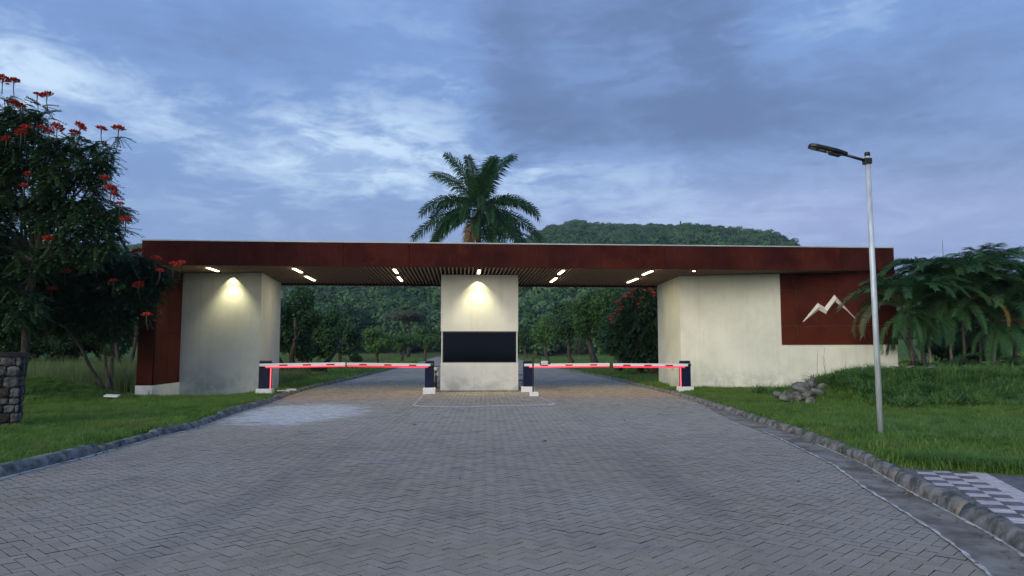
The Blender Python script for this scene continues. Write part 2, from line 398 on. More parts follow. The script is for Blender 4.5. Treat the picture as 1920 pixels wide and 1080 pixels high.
# herringbone pavers at 45 degrees
W = .1060
n = 340
ii, jj = np.meshgrid(np.arange(-n, n), np.arange(-n, n), indexing='ij')
dmod = (ii-jj) % 4
Hm, Vm = dmod == 0, dmod == 3
cu = np.concatenate([(ii[Hm]+1)*W, (ii[Vm]+.5)*W]); cvv = np.concatenate([(jj[Hm]+.5)*W, (jj[Vm]+1)*W])
isH = np.concatenate([np.ones(Hm.sum(), bool), np.zeros(Vm.sum(), bool)])
c45 = math.cos(R(45+2)); s45 = math.sin(R(45+2))
px_ = cu*c45-cvv*s45; py_ = cu*s45+cvv*c45+22
keep = (py_ > 2.6) & (py_ < PAV_END) & (px_ > xL(py_)-.12) & (px_ < np.where(py_ < 26, xR(py_)-GUT*(1-ss(17, 25, py_))+.11, xR(py_)+.08))
px_, py_, isH = px_[keep], py_[keep], isH[keep]
ang = np.where(isH, R(47), R(47)+math.pi/2)
order = np.argsort(np.hypot(px_, py_))
px_, py_, ang = px_[order], py_[order], ang[order]
d_ = np.stack([px_/py_], -1)[:, 0]
sy_ = (1.6/py_)  # tan below eye
inview = (np.abs(d_)*F < 975) & (sy_ < math.tan(PITCH*-1+math.atan(545/F))+.0)
def paver_arrays(cx, cy, a, full, jit):
    n = len(cx); L, B, ch, dp = W-.0024, W*.5-.0024, .0006, .012
    loc = np.array([(-L+ch, -B+ch, 0), (L-ch, -B+ch, 0), (L-ch, B-ch, 0), (-L+ch, B-ch, 0), (-L, -B, -dp), (L, -B, -dp), (L, B, -dp), (-L, B, -dp)])
    ca, sa = np.cos(a)[:, None], np.sin(a)[:, None]
    Vx = cx[:, None]+loc[:, 0]*ca-loc[:, 1]*sa; Vy = cy[:, None]+loc[:, 0]*sa+loc[:, 1]*ca
    tx, ty = jit.normal(0, .006, (n, 1)), jit.normal(0, .006, (n, 1))
    Vz = jit.normal(0, .0009, (n, 1))+loc[:, 2]+zr(cy)[:, None]+tx*loc[:, 0]+ty*loc[:, 1]
    Vv = np.stack([Vx, Vy, Vz], -1).reshape(-1, 3)
    fc = np.array([(0, 1, 2, 3), (4, 5, 1, 0), (5, 6, 2, 1), (6, 7, 3, 2), (7, 4, 0, 3)])
    jit = jit
    Fc = (np.arange(n)[:, None, None]*8+fc).reshape(-1, 4)
    return Vv, Fc
iv = np.where(inview)[0]; singles = iv[:300]; rest = np.setdiff1d(np.arange(len(px_)), singles)
Vv, Fc = paver_arrays(px_[rest], py_[rest], ang[rest], False, rng)
me = bpy.data.meshes.new('pavers'); me.from_pydata(Vv.tolist(), [], Fc.tolist())
link('pavers', me, M['pavers'], road, kind='stuff')
pm = MB()
L, B, ch = W-.0024, W*.5-.0024, .0012
pm.add([(-L+ch, -B+ch, 0), (L-ch, -B+ch, 0), (L-ch, B-ch, 0), (-L+ch, B-ch, 0), (-L, -B, -ch), (L, -B, -ch), (L, B, -ch), (-L, B, -ch), (-L, -B, -.03), (L, -B, -.03), (L, B, -.03), (-L, B, -.03)],
       [(0, 1, 2, 3)]+[(4+i, 4+(i+1) % 4, (i+1) % 4, i) for i in range(4)]+[(8+i, 8+(i+1) % 4, 4+(i+1) % 4, 4+i) for i in range(4)])
pme = pm.mesh('paver'); pme.materials.append(M['paver'])
for i in singles:
    link('paver', pme, None, road, loc=(px_[i], py_[i], rng.normal(0, .0009)), rot=(rng.normal(0, .006), rng.normal(0, .006), ang[i]))

# gutter, mortar lines, paint
def sheet_noise_strip(ys, fa, fb, z, jag):
    return MB().add(*strip(ys, lambda y: fa(y)+jag*math.sin(y*7.3)*math.cos(y*3.1)+jag*.6*math.sin(y*23.), fb, z))
ys = np.arange(2.2, 26, .12)
gw = lambda y: GUT*(1-float(ss(17, 25, y)))
gut = sheet_noise_strip(ys, lambda y: xR(y)-gw(y), lambda y: xR(y)+.04, .009, .012).build('gutter', M['gutter'], kind='structure')
sheet_noise_strip(np.arange(2.2, 15, .09), lambda y: xR(y)-gw(y)-.012, lambda y: xR(y)-gw(y)+.022+.012*math.sin(y*17), .013, .010).build('mortar_joint', M['mortar'], gut)
sheet_noise_strip(np.arange(2.2, 13, .09), lambda y: xR(y)-.035, lambda y: xR(y)+.03, .015, .010).build('mortar_joint', M['mortar'], gut)
sheet_noise_strip(np.arange(6.5, 25, .12), lambda y: xL(y)-.05, lambda y: xL(y)+.080+.03*math.sin(y*5.1)*math.cos(y*1.7), .006, .02).build('road_edge_line', M['mortar'], kind='structure')
# painted bay line in front of the booth
pl = [gr(*q) for q in ((775, 760.5), (800, 762.5), (850, 763), (900, 762), (960, 760.5), (1000, 760), (1030, 759), (1040, 757))]
def painted(pts, wd, name, parent=None, z=.006):
    P = np.array(pts); t = np.linspace(0, len(P)-1, 60); Q = np.stack([np.interp(t, range(len(P)), P[:, k]) for k in range(2)], -1)
    T = np.gradient(Q, axis=0); T /= np.linalg.norm(T, axis=1)[:, None]; N = np.stack([-T[:, 1], T[:, 0]], -1)
    ww = wd*(1+.25*np.sin(t*9))
    A, B_ = Q+N*ww[:, None], Q-N*ww[:, None]; V = []; Fc = []
    for i in range(len(Q)):
        V += [(A[i][0], A[i][1], z), (B_[i][0], B_[i][1], z)]
        if i: k = 2*i; Fc.append((k-1, k-2, k, k+1))
    return MB().add(V, Fc).build(name, M['paint'], parent, **({} if parent else {'kind': 'structure'}))
mk = painted(pl, .075, 'road_marking')
painted([gr(775, 760), gr(790, 745), gr(800, 735)], .014, 'marking_edge', mk)
painted([gr(1040, 757), gr(1025, 750), gr(1010, 744)], .010, 'marking_edge', mk)
painted([gr(967, 750.5), gr(985, 750), gr(996, 750.5)], .03, 'marking_edge', mk)
painted([gr(862, 739), gr(880, 740), (gr(905, 739.5))], .04, 'marking_edge', mk)

# kerbs: lumpy concrete stones end to end
def kerb_run(edge, y0, y1, sgn, wdt, hgt, step_, mname, parent, seed):
    r = np.random.default_rng(seed); y = y0; cnt = 0
    while y < y1:
        L_ = step_*r.uniform(.7, 1.35); ye = min(y+L_, y1); g = .006
        ysn = np.linspace(y+g, ye-g, 16 if y < 45 else 3)
        prof = [(0, -.12), (0, .02), (.025, hgt*.62), (.06, hgt*.93), (.11, hgt), (wdt-.05, hgt*1.0), (wdt, hgt*.86), (wdt+.01, -.12)]
        V = []; k = len(prof); tilt = r.normal(0, .012); dz = r.normal(0, .008); dx = r.normal(0, .012)
        for i, yy in enumerate(ysn):
            rnd = .93 if i in (0, len(ysn)-1) else 1
            for a, b in prof:
                a2 = a+dx*(b > .03)+r.normal(0, .007)*(b > .03); b2 = b*(rnd if b > .03 else 1)+dz+tilt+r.normal(0, .006)
                V.append((float(edge(yy))+sgn*a2, yy, b2+float(zr(yy))))
        Fc = []
        for i in range(len(ysn)-1):
            for j in range(k-1):
                q = (i*k+j, i*k+j+1, (i+1)*k+j+1, (i+1)*k+j); Fc.append(q if sgn < 0 else q[::-1])
        Fc += [tuple(range(k)) if sgn > 0 else tuple(range(k-1, -1, -1)), tuple((len(ysn)-1)*k+j for j in (range(k-1, -1, -1) if sgn > 0 else range(k)))]
        o = MB().add(V, Fc).build('kerb_stone', M[mname], parent, smooth=True)
        y = ye; cnt += 1
kl = empty('kerb', kind='structure'); kr = empty('kerb', kind='structure')
kerb_run(xL, 3, 60, -1, .18, .13, 2.0, 'concrete', kl, 1)
kerb_run(xL, 60, 130, -1, .17, .13, 8, 'concrete', kl, 2)
kerb_run(xR, 2.5, 12.5, 1, .19, .15, 2.4, 'concrete', kr, 3)
kerb_run(xR, 12.5, 60, 1, .17, .12, 1.7, 'concrete', kr, 4)
kerb_run(xR, 60, 130, 1, .17, .13, 8, 'concrete', kr, 5)

# checked sidewalk on the right
Sd = Rp[7]-Rp[3]; sa_ = math.atan2(Sd[0], Sd[1])         # heading of the kerb
side_end = lambda x: 9.75-.42*np.clip(x-4.9, 0, 1.5)                       # where the lawn begins
sw = MB(); pts = []
ysw = np.linspace(2.4, 10.0, 30)
swv, swf = strip(ysw, lambda y: xR(y)+.2, lambda y: xR(y)+.2+5.6, .105)
sidewalk = MB().add(swv, swf).build('sidewalk', M['tiledark'], kind='structure')
tm = MB(); L, B, ch = .0985, .0485, .003
tm.add([(-L+ch, -B+ch, 0), (L-ch, -B+ch, 0), (L-ch, B-ch, 0), (-L+ch, B-ch, 0), (-L, -B, -ch), (L, -B, -ch), (L, B, -ch), (-L, B, -ch), (-L, -B, -.02), (L, -B, -.02), (L, B, -.02), (-L, B, -.02)],
       [(0, 1, 2, 3)]+[(4+i, 4+(i+1) % 4, (i+1) % 4, i) for i in range(4)]+[(8+i, 8+(i+1) % 4, 4+(i+1) % 4, 4+i) for i in range(4)])
tl, td = tm.mesh('paving_tile'), tm.mesh('paving_tile'); tl.materials.append(M['tilelight']); td.materials.append(M['tiledark'])
sa_ = R(18)
ct, st = math.cos(-sa_), math.sin(-sa_)
tiles = []
org = np.array((5.74, 8.94))
for a in range(-14, 0):
    for b in range(-30, 14):
        u, v = (a+.5)*.2, (b+.5)*.2
        x = org[0]+u*ct-v*st; y = org[1]+u*st+v*ct
        if y > side_end(x)-.12 or y < 3.0 or x < xR(y)+.27: continue
        light = (a+b) % 2 == 0 or a == -1
        for s in (-.05, .05):
            dx, dy = (0, s)
            tiles.append((x+dx*ct-dy*st, y+dx*st+dy*ct, light))
tiles.sort(key=lambda q: (0 if abs(q[0]/q[1])*F < 990 and q[1] > 5.2 else 1, q[1]))
for x, y, light in tiles[:300]:
    link('paving_tile', tl if light else td, None, sidewalk, loc=(x, y, .115+rng.normal(0, .0012)), rot=(rng.normal(0, .008), rng.normal(0, .008), -sa_))
for flag, mm, nm in ((True, 'tilelight', 'pale_tiles'), (False, 'tiledark', 'dark_tiles')):
    mb = MB()
    for x, y, light in tiles[300:]:
        if light != flag: continue
        c_, s_ = math.cos(-sa_), math.sin(-sa_)
        q = [(x+a*c_-b*s_, y+a*s_+b*c_, .115) for a, b in ((-.098, -.048), (.098, -.048), (.098, .048), (-.098, .048))]
        mb.add(q+[(p[0], p[1], .10) for p in q], [(0, 1, 2, 3)]+[(4+i, 4+(i+1) % 4, (i+1) % 4, i) for i in range(4)])
    if mb.n: mb.build(nm, M[mm], sidewalk, kind='stuff')

# ------------------------------------------------------------------ entrance gate building
YAW = R(4.0)
A0 = np.array((-13.66, 28.0-13.66*math.tan(YAW), 4.8)); LEN = 28.86; DEP = 7.3; FH = .93
gate = empty('entrance_gate', (A0[0], A0[1], 0), YAW, label='long rust coloured steel entrance canopy on pale walls spanning the road', cat='gate building')
# roof in its own frame
roof = MB().box(.06, LEN-.06, .06, DEP, 4.95, 5.66).build('roof', M['void'], gate)
cuts = [0, 2.45, 4.9, 7.35, 9.8, 12.25, 14.7, 17.15, 19.6, 22.05, 24.42, 26.7, LEN]
for a, b in zip(cuts[:-1], cuts[1:]):
    MB().box(a+.004, b-.004, rng.normal(0, .002), .055, 4.8, 5.70).build('fascia_panel', M['rust'], roof, bevel=.003)
for xx in ((-.0, .055), (LEN-.055, LEN)):
    for k in range(3):
        MB().box(xx[0], xx[1], .06+k*2.4, .06+k*2.4+2.39, 4.8, 5.70).build('fascia_panel', M['rust'], roof)
MB().box(.06, LEN-.06, DEP+.002, DEP+.06, 4.72, 5.70).build('fascia_panel', M['rust'], roof)
MB().box(-.03, LEN+.03, -.03, DEP+.09, 5.702, 5.745).build('flashing', M['flash'], roof)
sm = MB().box(-.018, .018, 0, DEP-.02, 0, .07).mesh('slat'); sm.materials.append(M['slat'])
nsl = int((LEN-.3)/.16)
lights_local = []
lamp_px = [(399, 504), (558, 506, 582, 521), (742, 507.5, 750, 522), (898, 509), (1052, 509.5, 1038, 524), (1214, 510.5, 1186, 525)]
def to_local(P):
    d = np.array(P[:2])-A0[:2]; c, s = math.cos(YAW), math.sin(YAW); return d[0]*c+d[1]*s, -d[0]*s+d[1]*c
def on_ceiling(px, py): return gr(px, py, 4.8) if False else (np.array((0, 0, EYE))+ray(px, py)*((4.8-EYE)/ray(px, py)[2]))
slx = [.15+(i+.5)*.16 for i in range(nsl)]
for x in slx: link('slat', sm, None, roof, loc=(x, .075, 4.81))

# left leg: rusted steel frame clad in panels over a white plinth
def extr(pts, z0, z1): return MB().prism(pts, z0, z1)
g0 = (A0[0], A0[1], 0)
def wpart(mb, name, m, parent, bevel=0, **kw):
    "mesh given in world coordinates, parented to something in the gate's frame"
    c, s = math.cos(-YAW), math.sin(-YAW)
    for i, Vq in enumerate(mb.v):
        D = Vq-np.array(g0); mb.v[i] = np.stack([D[:, 0]*c-D[:, 1]*s, D[:, 0]*s+D[:, 1]*c, D[:, 2]], -1)
    return mb.build(name, m, parent, bevel=bevel, **kw)
pA, pB, pC, pD = np.array((-13.66, 27.06)), np.array((-13.09, 27.10)), np.array((-13.43, 29.99)), np.array((-14.17, 34.3))
pE = np.array((-13.75, 34.4))
leg = wpart(extr([pA+(.02, .02), pB+(-.02, .02), pC+(-.02, 0), pE, pD+(.02, 0)][::1], .36, 4.795), 'steel_leg', M['rust'], gate)
def panel_on(P, Q, z0, z1, m, name, parent, t=.03, gap=.006, out=1, **kw):
    P, Q = np.array(P, float), np.array(Q, float); d = (Q-P)/np.linalg.norm(Q-P); nrm = np.array((d[1], -d[0]))*out
    a, b = P+d*gap, Q-d*gap
    return wpart(MB().prism([a+nrm*t, b+nrm*t, b+nrm*.003, a+nrm*.003][::1], z0+gap, z1-gap), name, m, parent, bevel=.002, **kw)
zs = [.39, 1.35, 2.32, 3.28, 4.2, 4.79]
for z0, z1 in zip(zs[:-1], zs[1:]):
    panel_on(pA, pB, z0, z1, M['rust'], 'rust_panel', leg)
    panel_on(pB+(0, .03), pB+(pC-pB)*.5, z0, z1, M['rust'], 'rust_panel', leg, t=.02)
    panel_on(pB+(pC-pB)*.5, pC, z0, z1, M['rust'], 'rust_panel', leg, t=.02)
wpart(extr([pA-(.02, .03), pB+(.02, -.03), pC+(.03, 0), pE, pD], -.7, .385), 'plinth', M['whiteconc'], gate, bevel=.01)
# left rendered block
wl = [(-13.42, 30.0), (-10.13, 29.80), (-10.72, 34.2), (-13.74, 34.35)]
wpart(extr(wl, -.7, 4.80), 'wall', M['gwall'], gate, bevel=.008)
# right rendered block, its face turned towards the road
q0, q1 = np.array((7.08, 31.10)), np.array((15.14, 29.12))
wr = [q0, q1, (15.6, 34.9), (7.0, 35.5)]
wallr = wpart(extr(wr, -.3, 4.80), 'wall', M['wall'], gate, bevel=.008)
dW = (q1-q0)/np.linalg.norm(q1-q0); nW = np.array((dW[1], -dW[0], 0.)); nW3 = nW
P0w = np.array((q0[0], q0[1], 0.))
def wx(px, py): return hit(px, py, P0w, nW)
colx = [wx(1463.5, 580)[:2], wx(1494, 580)[:2], wx(1610, 580)[:2], q1+dW*.02]
rowz = [1.89, wx(1560, 611)[2], wx(1560, 542)[2], 4.79]
clad = None
for i in range(3):
    for j in range(3):
        o = panel_on(colx[i], colx[i+1], rowz[j], rowz[j+1], M['rust'], 'rust_panel', wallr, t=.05, gap=.005)
# emblem: a folded zigzag ridge fixed to the panels
sc12 = lambda q: (1490+q[0]/12, 530+q[1]/12)
U_ = [(180, 878), (520, 455), (675, 555), (895, 268), (1180, 590), (1412, 850)]
M_ = [(188, 880), (545, 540), (722, 640), (928, 360), (1120, 560), (1412, 855)]
L_ = [(196, 884), (545, 612), (705, 708), (915, 432), (1160, 620), (1410, 862)]
P1w = P0w+nW3*.052
pu, pmid, plw = ([hit(*sc12(q), P1w, nW3) for q in S] for S in (U_, M_, L_))
hh = [.004, .10, .10, .12, .05, .004]
pmid = [p+nW3*h for p, h in zip(pmid, hh)]
em = MB(); k = len(pu)
em.add(list(pu)+list(pmid)+list(plw), [(k+i, k+i+1, i+1, i) for i in range(k-1)]+[(2*k+i, 2*k+i+1, k+i+1, k+i) for i in range(k-1)]+[(i, i+1, 2*k+i+1, 2*k+i) for i in range(k-1)])
wpart(em, 'emblem', M['emblem'], wallr, label='zigzag twin peak mountain emblem of pale metal')
# light switch box and pipe on the right return wall
hb = np.array((6.98, 32.4, .98))
wpart(MB().box(hb[0]-.06, hb[0]+.0, hb[1], hb[1]+.12, hb[2]-.1, hb[2]+.16), 'tap_box', M['whitebox'], wallr, bevel=.01)

# guard booth
bo = empty('guard_booth', (-1.41, 32.2, 0), R(2.5), label='square rendered guard booth with wide black window between the two lanes', cat='guard booth')
hw, hd = 1.60, 1.60
MB().box(-hw, hw, -hd, hd, .0, 1.16).build('lower_wall', M['kwall'], bo, bevel=.008)
MB().box(-hw, hw, -hd, hd, 2.45, 4.80).build('upper_wall', M['kwall'], bo, bevel=.008)
MB().box(-hw-.25, hw+.35, -hd-.45, hd+.3, -.05, .035).build('base_slab', M['concrete'], bo, bevel=.01)
for sx in (-1, 1):
    for sy in (-1, 1):
        MB().box(sx*(hw-.05)-.022, sx*(hw-.05)+.022, sy*(hd-.05)-.022, sy*(hd-.05)+.022, 1.163, 2.447).build('corner_post', M['whitebox'], bo)
fw = MB()
for a, b in ((1.165, 1.20), (2.39, 2.447)): fw.box(-hw+.075, hw-.075, -hd+.03, -hd+.08, a, b)
fw.box(-hw+.075, -hw+.12, -hd+.03, -hd+.08, 1.2, 2.39); fw.box(hw-.12, hw-.075, -hd+.03, -hd+.08, 1.2, 2.39)
wf = fw.build('window_frame', M['black'], bo)
MB().box(-hw+.12, hw-.12, -hd+.05, -hd+.06, 1.2, 2.39).build('pane', M['glass'], wf)
for sx in (-1, 1):
    f2 = MB().box(sx*(hw-.055)-.02, sx*(hw-.055)+.02, -hd+.10, hd-.10, 1.165, 1.2).box(sx*(hw-.055)-.02, sx*(hw-.055)+.02, -hd+.10, hd-.10, 2.39, 2.447).build('window_frame', M['black'], bo)
    MB().box(sx*(hw-.055)-.005, sx*(hw-.055)+.005, -hd+.10, hd-.10, 1.2, 2.39).build('pane', M['glass'], f2)
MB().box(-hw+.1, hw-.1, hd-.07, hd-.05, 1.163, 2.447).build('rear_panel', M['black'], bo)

# ceiling lights
def ceiling_light(P, length, label, spot=None, power=25, grp='ceiling lights under the canopy'):
    t = empty('ceiling_light', (P[0], P[1], 4.80), YAW, label=label, cat='ceiling light', group=grp)
    MB().box(-.075, .075, -length/2, length/2, -.015, .06).build('housing', M['black'], t)
    MB().box(-.055, .055, -length/2+.04, length/2-.04, -.045, -.017).build('diffuser', M['lamp'], t, bevel=.008)
    ld = bpy.data.lights.new('lamp_glow', 'AREA'); ld.shape = 'RECTANGLE'; ld.size = .1; ld.size_y = length*.9; ld.energy = power; ld.color = (1, .86, .55)
    lo = bpy.data.objects.new('lamp_glow', ld); COL.objects.link(lo); lo.parent = t; lo.location = (0, 0, -.06)
    if spot:
        sd_ = bpy.data.lights.new('lamp_spot', 'SPOT'); sd_.energy = spot[0]; sd_.color = (1, .90, .50); sd_.spot_size = R(spot[1]); sd_.spot_blend = .28; sd_.shadow_soft_size = .03
        s2 = bpy.data.objects.new('lamp_spot', sd_); COL.objects.link(s2); s2.parent = t; s2.location = spot[2]; s2.rotation_euler = (R(spot[3]), 0, 0)
        s3 = bpy.data.lights.new('lamp_spot', 'SPOT'); s3.energy = spot[0]*3.8; s3.color = (1, .90, .50); s3.spot_size = R(86); s3.spot_blend = .8; s3.shadow_soft_size = .05
        s4 = bpy.data.objects.new('lamp_spot', s3); COL.objects.link(s4); s4.parent = t; s4.location = (spot[2][0], spot[2][1]-.32, -.03); s4.rotation_euler = (R(8), 0, 0)
    return t
def ceil_pt(px, py): d = ray(px, py); return np.array((0, 0, EYE))+d*((4.8-EYE)/d[2])
ceiling_light(ceil_pt(399, 504), 1.3, 'yellow ceiling light shining down the grey wall beside the rusted leg', (28, 92, (.30, 1.30, -.03), 2), 5)
ceiling_light(ceil_pt(898, 508.5), 1.3, 'yellow ceiling light shining down the front of the guard booth', (34, 94, (-.02, 1.10, -.03), 2), 5)
for a, b, c, d, nm in ((558, 506, 582, 521, 'over the lane nearest the grey wall'), (742, 507.5, 750, 522, 'over the entry lane just before the booth'),
                       (1052, 509.5, 1038, 524, 'over the exit lane just past the booth'), (1214, 510.5, 1186, 525, 'over the exit lane nearest the cream wall')):
    ceiling_light(ceil_pt(a, b), 1.5, 'front lamp of the lit pair '+nm, None, 14)
    ceiling_light(ceil_pt(c, d), 1.9, 'rear lamp of the lit pair '+nm, None, 14)
ceiling_light(ceil_pt(1301, 507), .12, 'tiny round ceiling lamp in front of the cream wall', None, 1)

# ------------------------------------------------------------------ barriers
def barrier(px, ypad, pad_top, Ypos, cw, side, xend, yend, led_post, label, padw):
    P = at(px, ypad, Ypos); z0 = P[2]
    t = empty('boom_barrier', (P[0], Ypos, z0), R(3), label=label, cat='barrier', group='boom barriers across the two lanes')
    ph = at(px, pad_top, Ypos)[2]-z0
    MB().box(-padw/2, padw/2, -.2, .2, -.05, ph).build('concrete_pad', M['whiteconc'], t, bevel=.02)
    ch_ = at(px, 678, Ypos)[2]-z0
    cab = MB().box(-cw/2, cw/2, -.14, .14, ph, ch_-.02).build('cabinet', M['navy'], t, bevel=.012)
    MB().box(-cw/2+.006, cw/2-.006, -.134, .134, ch_-.018, ch_+.035).build('cabinet_lid', M['black'], t, bevel=.025)
    MB().box(-cw/2+.04, cw/2-.04, -.146, -.141, ph+.08, ch_-.25).build('door', M['navy'], cab)
    # boom runs from just past the pivot to its tip, hinged in front of the cabinet
    zb = at(px, 684.5, Ypos)[2]-z0
    E = at(xend, yend, Ypos+.25); tip = np.array((E[0]-P[0], 0, E[2]-z0)); tip[1] = .0
    st_ = np.array((-side*cw*.42, 0, zb)); dv = tip-st_; Lb = np.linalg.norm(dv); a = math.atan2(dv[2], abs(dv[0]))
    bm = empty('boom', (0, 0, 0)); bm.parent = t; bm.location = (st_[0], -.19, st_[2]); bm.rotation_euler = (0, -a, 0) if side > 0 else (0, a, math.pi)
    if side < 0: bm.rotation_euler = (0, -a, math.pi)
    MB().box(0, Lb, -.03, .03, -.045, .055).build('arm', M['boom'], bm, bevel=.01)
    mb = MB()
    for k in range(3):
        x0 = cw+.35+k*(Lb-cw-.6)/3+.25
    for k in range(3):
        x0 = cw*1.0+.30+k*(Lb-cw-.35)/2.75
        MB().box(x0, x0+.28, -.034, -.031, -.043, .010).box(x0, x0+.28, .031, .034, -.043, .010).build('reflector', M['redref'], bm)
    MB().box(cw*.55, Lb-.02, -.022, .022, -.100, -.048).build('led_strip', M['led'], bm)
    MB().box(cw*.55, Lb-.02, -.026, -.0225, -.068, -.052).build('led_core', M['ledhot'], bm)
    MB().box(-.015, .10, .031, .062, -.05, .05).build('pivot', M['black'], bm, bevel=.008)
    if led_post:
        MB().box(side*(cw/2+.004) if side > 0 else -(cw/2+.034), side*(cw/2+.034) if side > 0 else -(cw/2+.004), -.15, -.11, ph+.01, zb-.1).build('led_strip', M['led'], t)
        MB().box(side*(cw/2+.010) if side > 0 else -(cw/2+.028), side*(cw/2+.028) if side > 0 else -(cw/2+.010), -.154, -.1505, ph+.01, zb-.1).build('led_core', M['ledhot'], t)
    return t
barrier(496.5, 745.5, 728.5, 26.4, .40, 1, 651, 682, True, 'navy barrier cabinet on white block by the grey wall with lit red boom', .55)
barrier(805, 736.5, 726.5, 28.8, .34, -1, 656, 682, False, 'navy barrier cabinet against the booth wall beside the motorcycle', .47)
barrier(989.5, 733, 724.5, 29.6, .36, 1, 1141, 683, False, 'navy barrier cabinet behind the black camera post and chair', .50)
barrier(1285, 740, 724.5, 28.2, .37, -1, 1145, 683.5, True, 'navy barrier cabinet on white block by the cream wall with lit red boom', .56)

# camera post in front of the booth
Pc = at(1002, 743.5, 27.3)
cp = empty('camera_post', (Pc[0], 27.3, Pc[2]), 0, label='thin black post with bracket holding white camera on white block', cat='camera post')
MB().prism([(-.18, -.16), (.15, -.16), (.15, .16), (-.13, .16)], -.04, .17).build('concrete_block', M['whiteconc'], cp, bevel=.02)
MB().box(-.075, -.015, -.03, .03, .16, 1.44).build('post', M['black'], cp)
MB().box(-.015, .24, -.022, .022, 1.40, 1.44).box(.20, .24, -.02, .02, 1.13, 1.40).build('bracket', M['black'], cp)
MB().box(.24, .50, -.06, .06, 1.19, 1.30).build('camera_body', M['whitebox'], cp, bevel=.02)
MB().tube([(.49, 0, 1.22), (.57, 0, 1.22), (.60, 0, 1.22)], [.05, .055, .045], 10).build('lens_hood', M['black'], cp, smooth=True)
# chair beside the booth
ch0 = empty('plastic_chair', (.30, 31.4, .0), R(100), label='dark armchair half hidden between booth and barrier cabinet', cat='chair')
for sx in (-.24, .24):
    for sy in (-.22, .22): MB().tube([(sx, sy, 0), (sx*.92, sy*.92, .42)], [.018, .02], 6).build('leg', M['black'], ch0)
    MB().tube([(sx, -.24, .42), (sx*1.1, -.24, .62), (sx*1.1, .1, .66), (sx, .24, .66)], .018, 6).build('armrest', M['black'], ch0)
MB().box(-.24, .24, -.24, .24, .40, .44).build('seat', M['black'], ch0, bevel=.015)
bk = MB()
for k in range(5): bk.tube([(-.2+k*.1, .22, .43), (-.2+k*.1, .32, .88)], .016, 6)
bk.tube([(-.24, .32, .88), (0, .34, .92), (.24, .32, .88)], .025, 6); bk.build('backrest', M['black'], ch0)

# motorcycle parked behind the middle barrier
mc = empty('motorcycle', (-3.42, 33.2, 0), R(8), label='dark motorcycle parked behind the barrier cabinet beside the booth', cat='motorcycle')
def ring(R_, r, k=20, q=6):
    V = []; Fc = []
    for i in range(k):
        a = 2*math.pi*i/k
        for j in range(q):
            b = 2*math.pi*j/q; rr = R_+r*math.cos(b); V.append((r*math.sin(b), rr*math.cos(a), rr*math.sin(a)))
    for i in range(k):
        for j in range(q): Fc.append((i*q+j, i*q+(j+1) % q, ((i+1) % k)*q+(j+1) % q, ((i+1) % k)*q+j))
    return np.array(V), Fc
for yy in (-.62, .62):
    V_, F_ = ring(.25, .055); wh = MB().add(V_+np.array((0, yy, .305)), F_).build('wheel', M['black'], mc, smooth=True)
    rm = MB().tube([(-.04, yy, .305), (.04, yy, .305)], .06, 10)
    for k_ in range(6): rm.tube([(0, yy, .305), (0, yy+.22*math.cos(k_*1.047), .305+.22*math.sin(k_*1.047))], .01, 4)
    rm.build('rim', M['galv'], wh)
MB().tube([(-.08, -.62, .305), (-.08, -.42, .95)], .022, 8).tube([(.08, -.62, .305), (.08, -.42, .95)], .022, 8).build('fork', M['galv'], mc)
MB().tube([(-.36, -.30, 1.02), (-.2, -.40, .98), (.2, -.40, .98), (.36, -.30, 1.02)], .016, 6).build('handlebar', M['black'], mc)
for sx in (-1, 1):
    MB().tube([(sx*.24, -.38, 1.0), (sx*.30, -.38, 1.14)], .008, 5).tube([(sx*.30, -.39, 1.14), (sx*.30, -.37, 1.14)], .055, 10).build('mirror', M['black'], mc)
MB().tube([(0, -.56, .86), (0, -.44, .86)], [.085, .1], 12).build('headlight', M['whitebox'], mc, smooth=True)
MB().tube([(0, -.42, .82), (0, -.25, .86), (0, .0, .82), (0, .12, .74)], [.07, .14, .14, .09], 10).build('fuel_tank', simple('tank_red', (.12, .01, .01), rough=.3), mc, smooth=True)
MB().tube([(0, .05, .76), (0, .3, .77), (0, .68, .82)], [.09, .12, .07], 8).build('seat', M['black'], mc, smooth=True)
MB().box(-.12, .12, -.25, .15, .28, .60).build('engine', M['galv'], mc, bevel=.03)
MB().tube([(.14, -.2, .3), (.16, .3, .28), (.17, .8, .34)], [.025, .03, .045], 8).build('exhaust', M['galv'], mc)

# ------------------------------------------------------------------ street lamp
Pb = gr(1652, 821, .05)
lp = empty('street_lamp', (Pb[0], Pb[1], .0), 0, label='tall galvanised street lamp with black flat head standing in the grass', cat='street lamp')
Tp = at(1626, 286, Pb[1]); H_ = Tp[2]; 
bx_ = 0.0
pole = MB().tube([(0, 0, -.1), (Tp[0]-Pb[0], 0, H_-.07)], [.055, .047], 14).build('pole', M['galv'], lp, smooth=True)
MB().tube([(Tp[0]-Pb[0], 0, H_-.07), (Tp[0]-Pb[0], 0, H_+.0)], [.051, .051], 14).build('cap', M['black'], lp, smooth=True)
def lpt(px, py, dy=0): q = at(px, py, Pb[1]+dy); return (q[0]-Pb[0], dy, q[2])
a_, b_, c_, d_2 = lpt(1624, 301.5), lpt(1583, 290), lpt(1517, 272.5), lpt(1560, 284)
MB().tube([a_, b_], [.030, .026], 8).build('arm', M['black'], lp, smooth=True)
ctrp = np.array(lpt(1626, 302)); MB().box(ctrp[0]-.07, ctrp[0]+.065, -.065, .065, ctrp[2]-.06, ctrp[2]+.05).build('clamp', M['black'], lp, bevel=.012)
A_, B__ = np.array(lpt(1588, 289.5)), np.array(lpt(1516, 273))
dH = (B__-A_); LH = np.linalg.norm(dH); angH = math.atan2(dH[2], -dH[0])
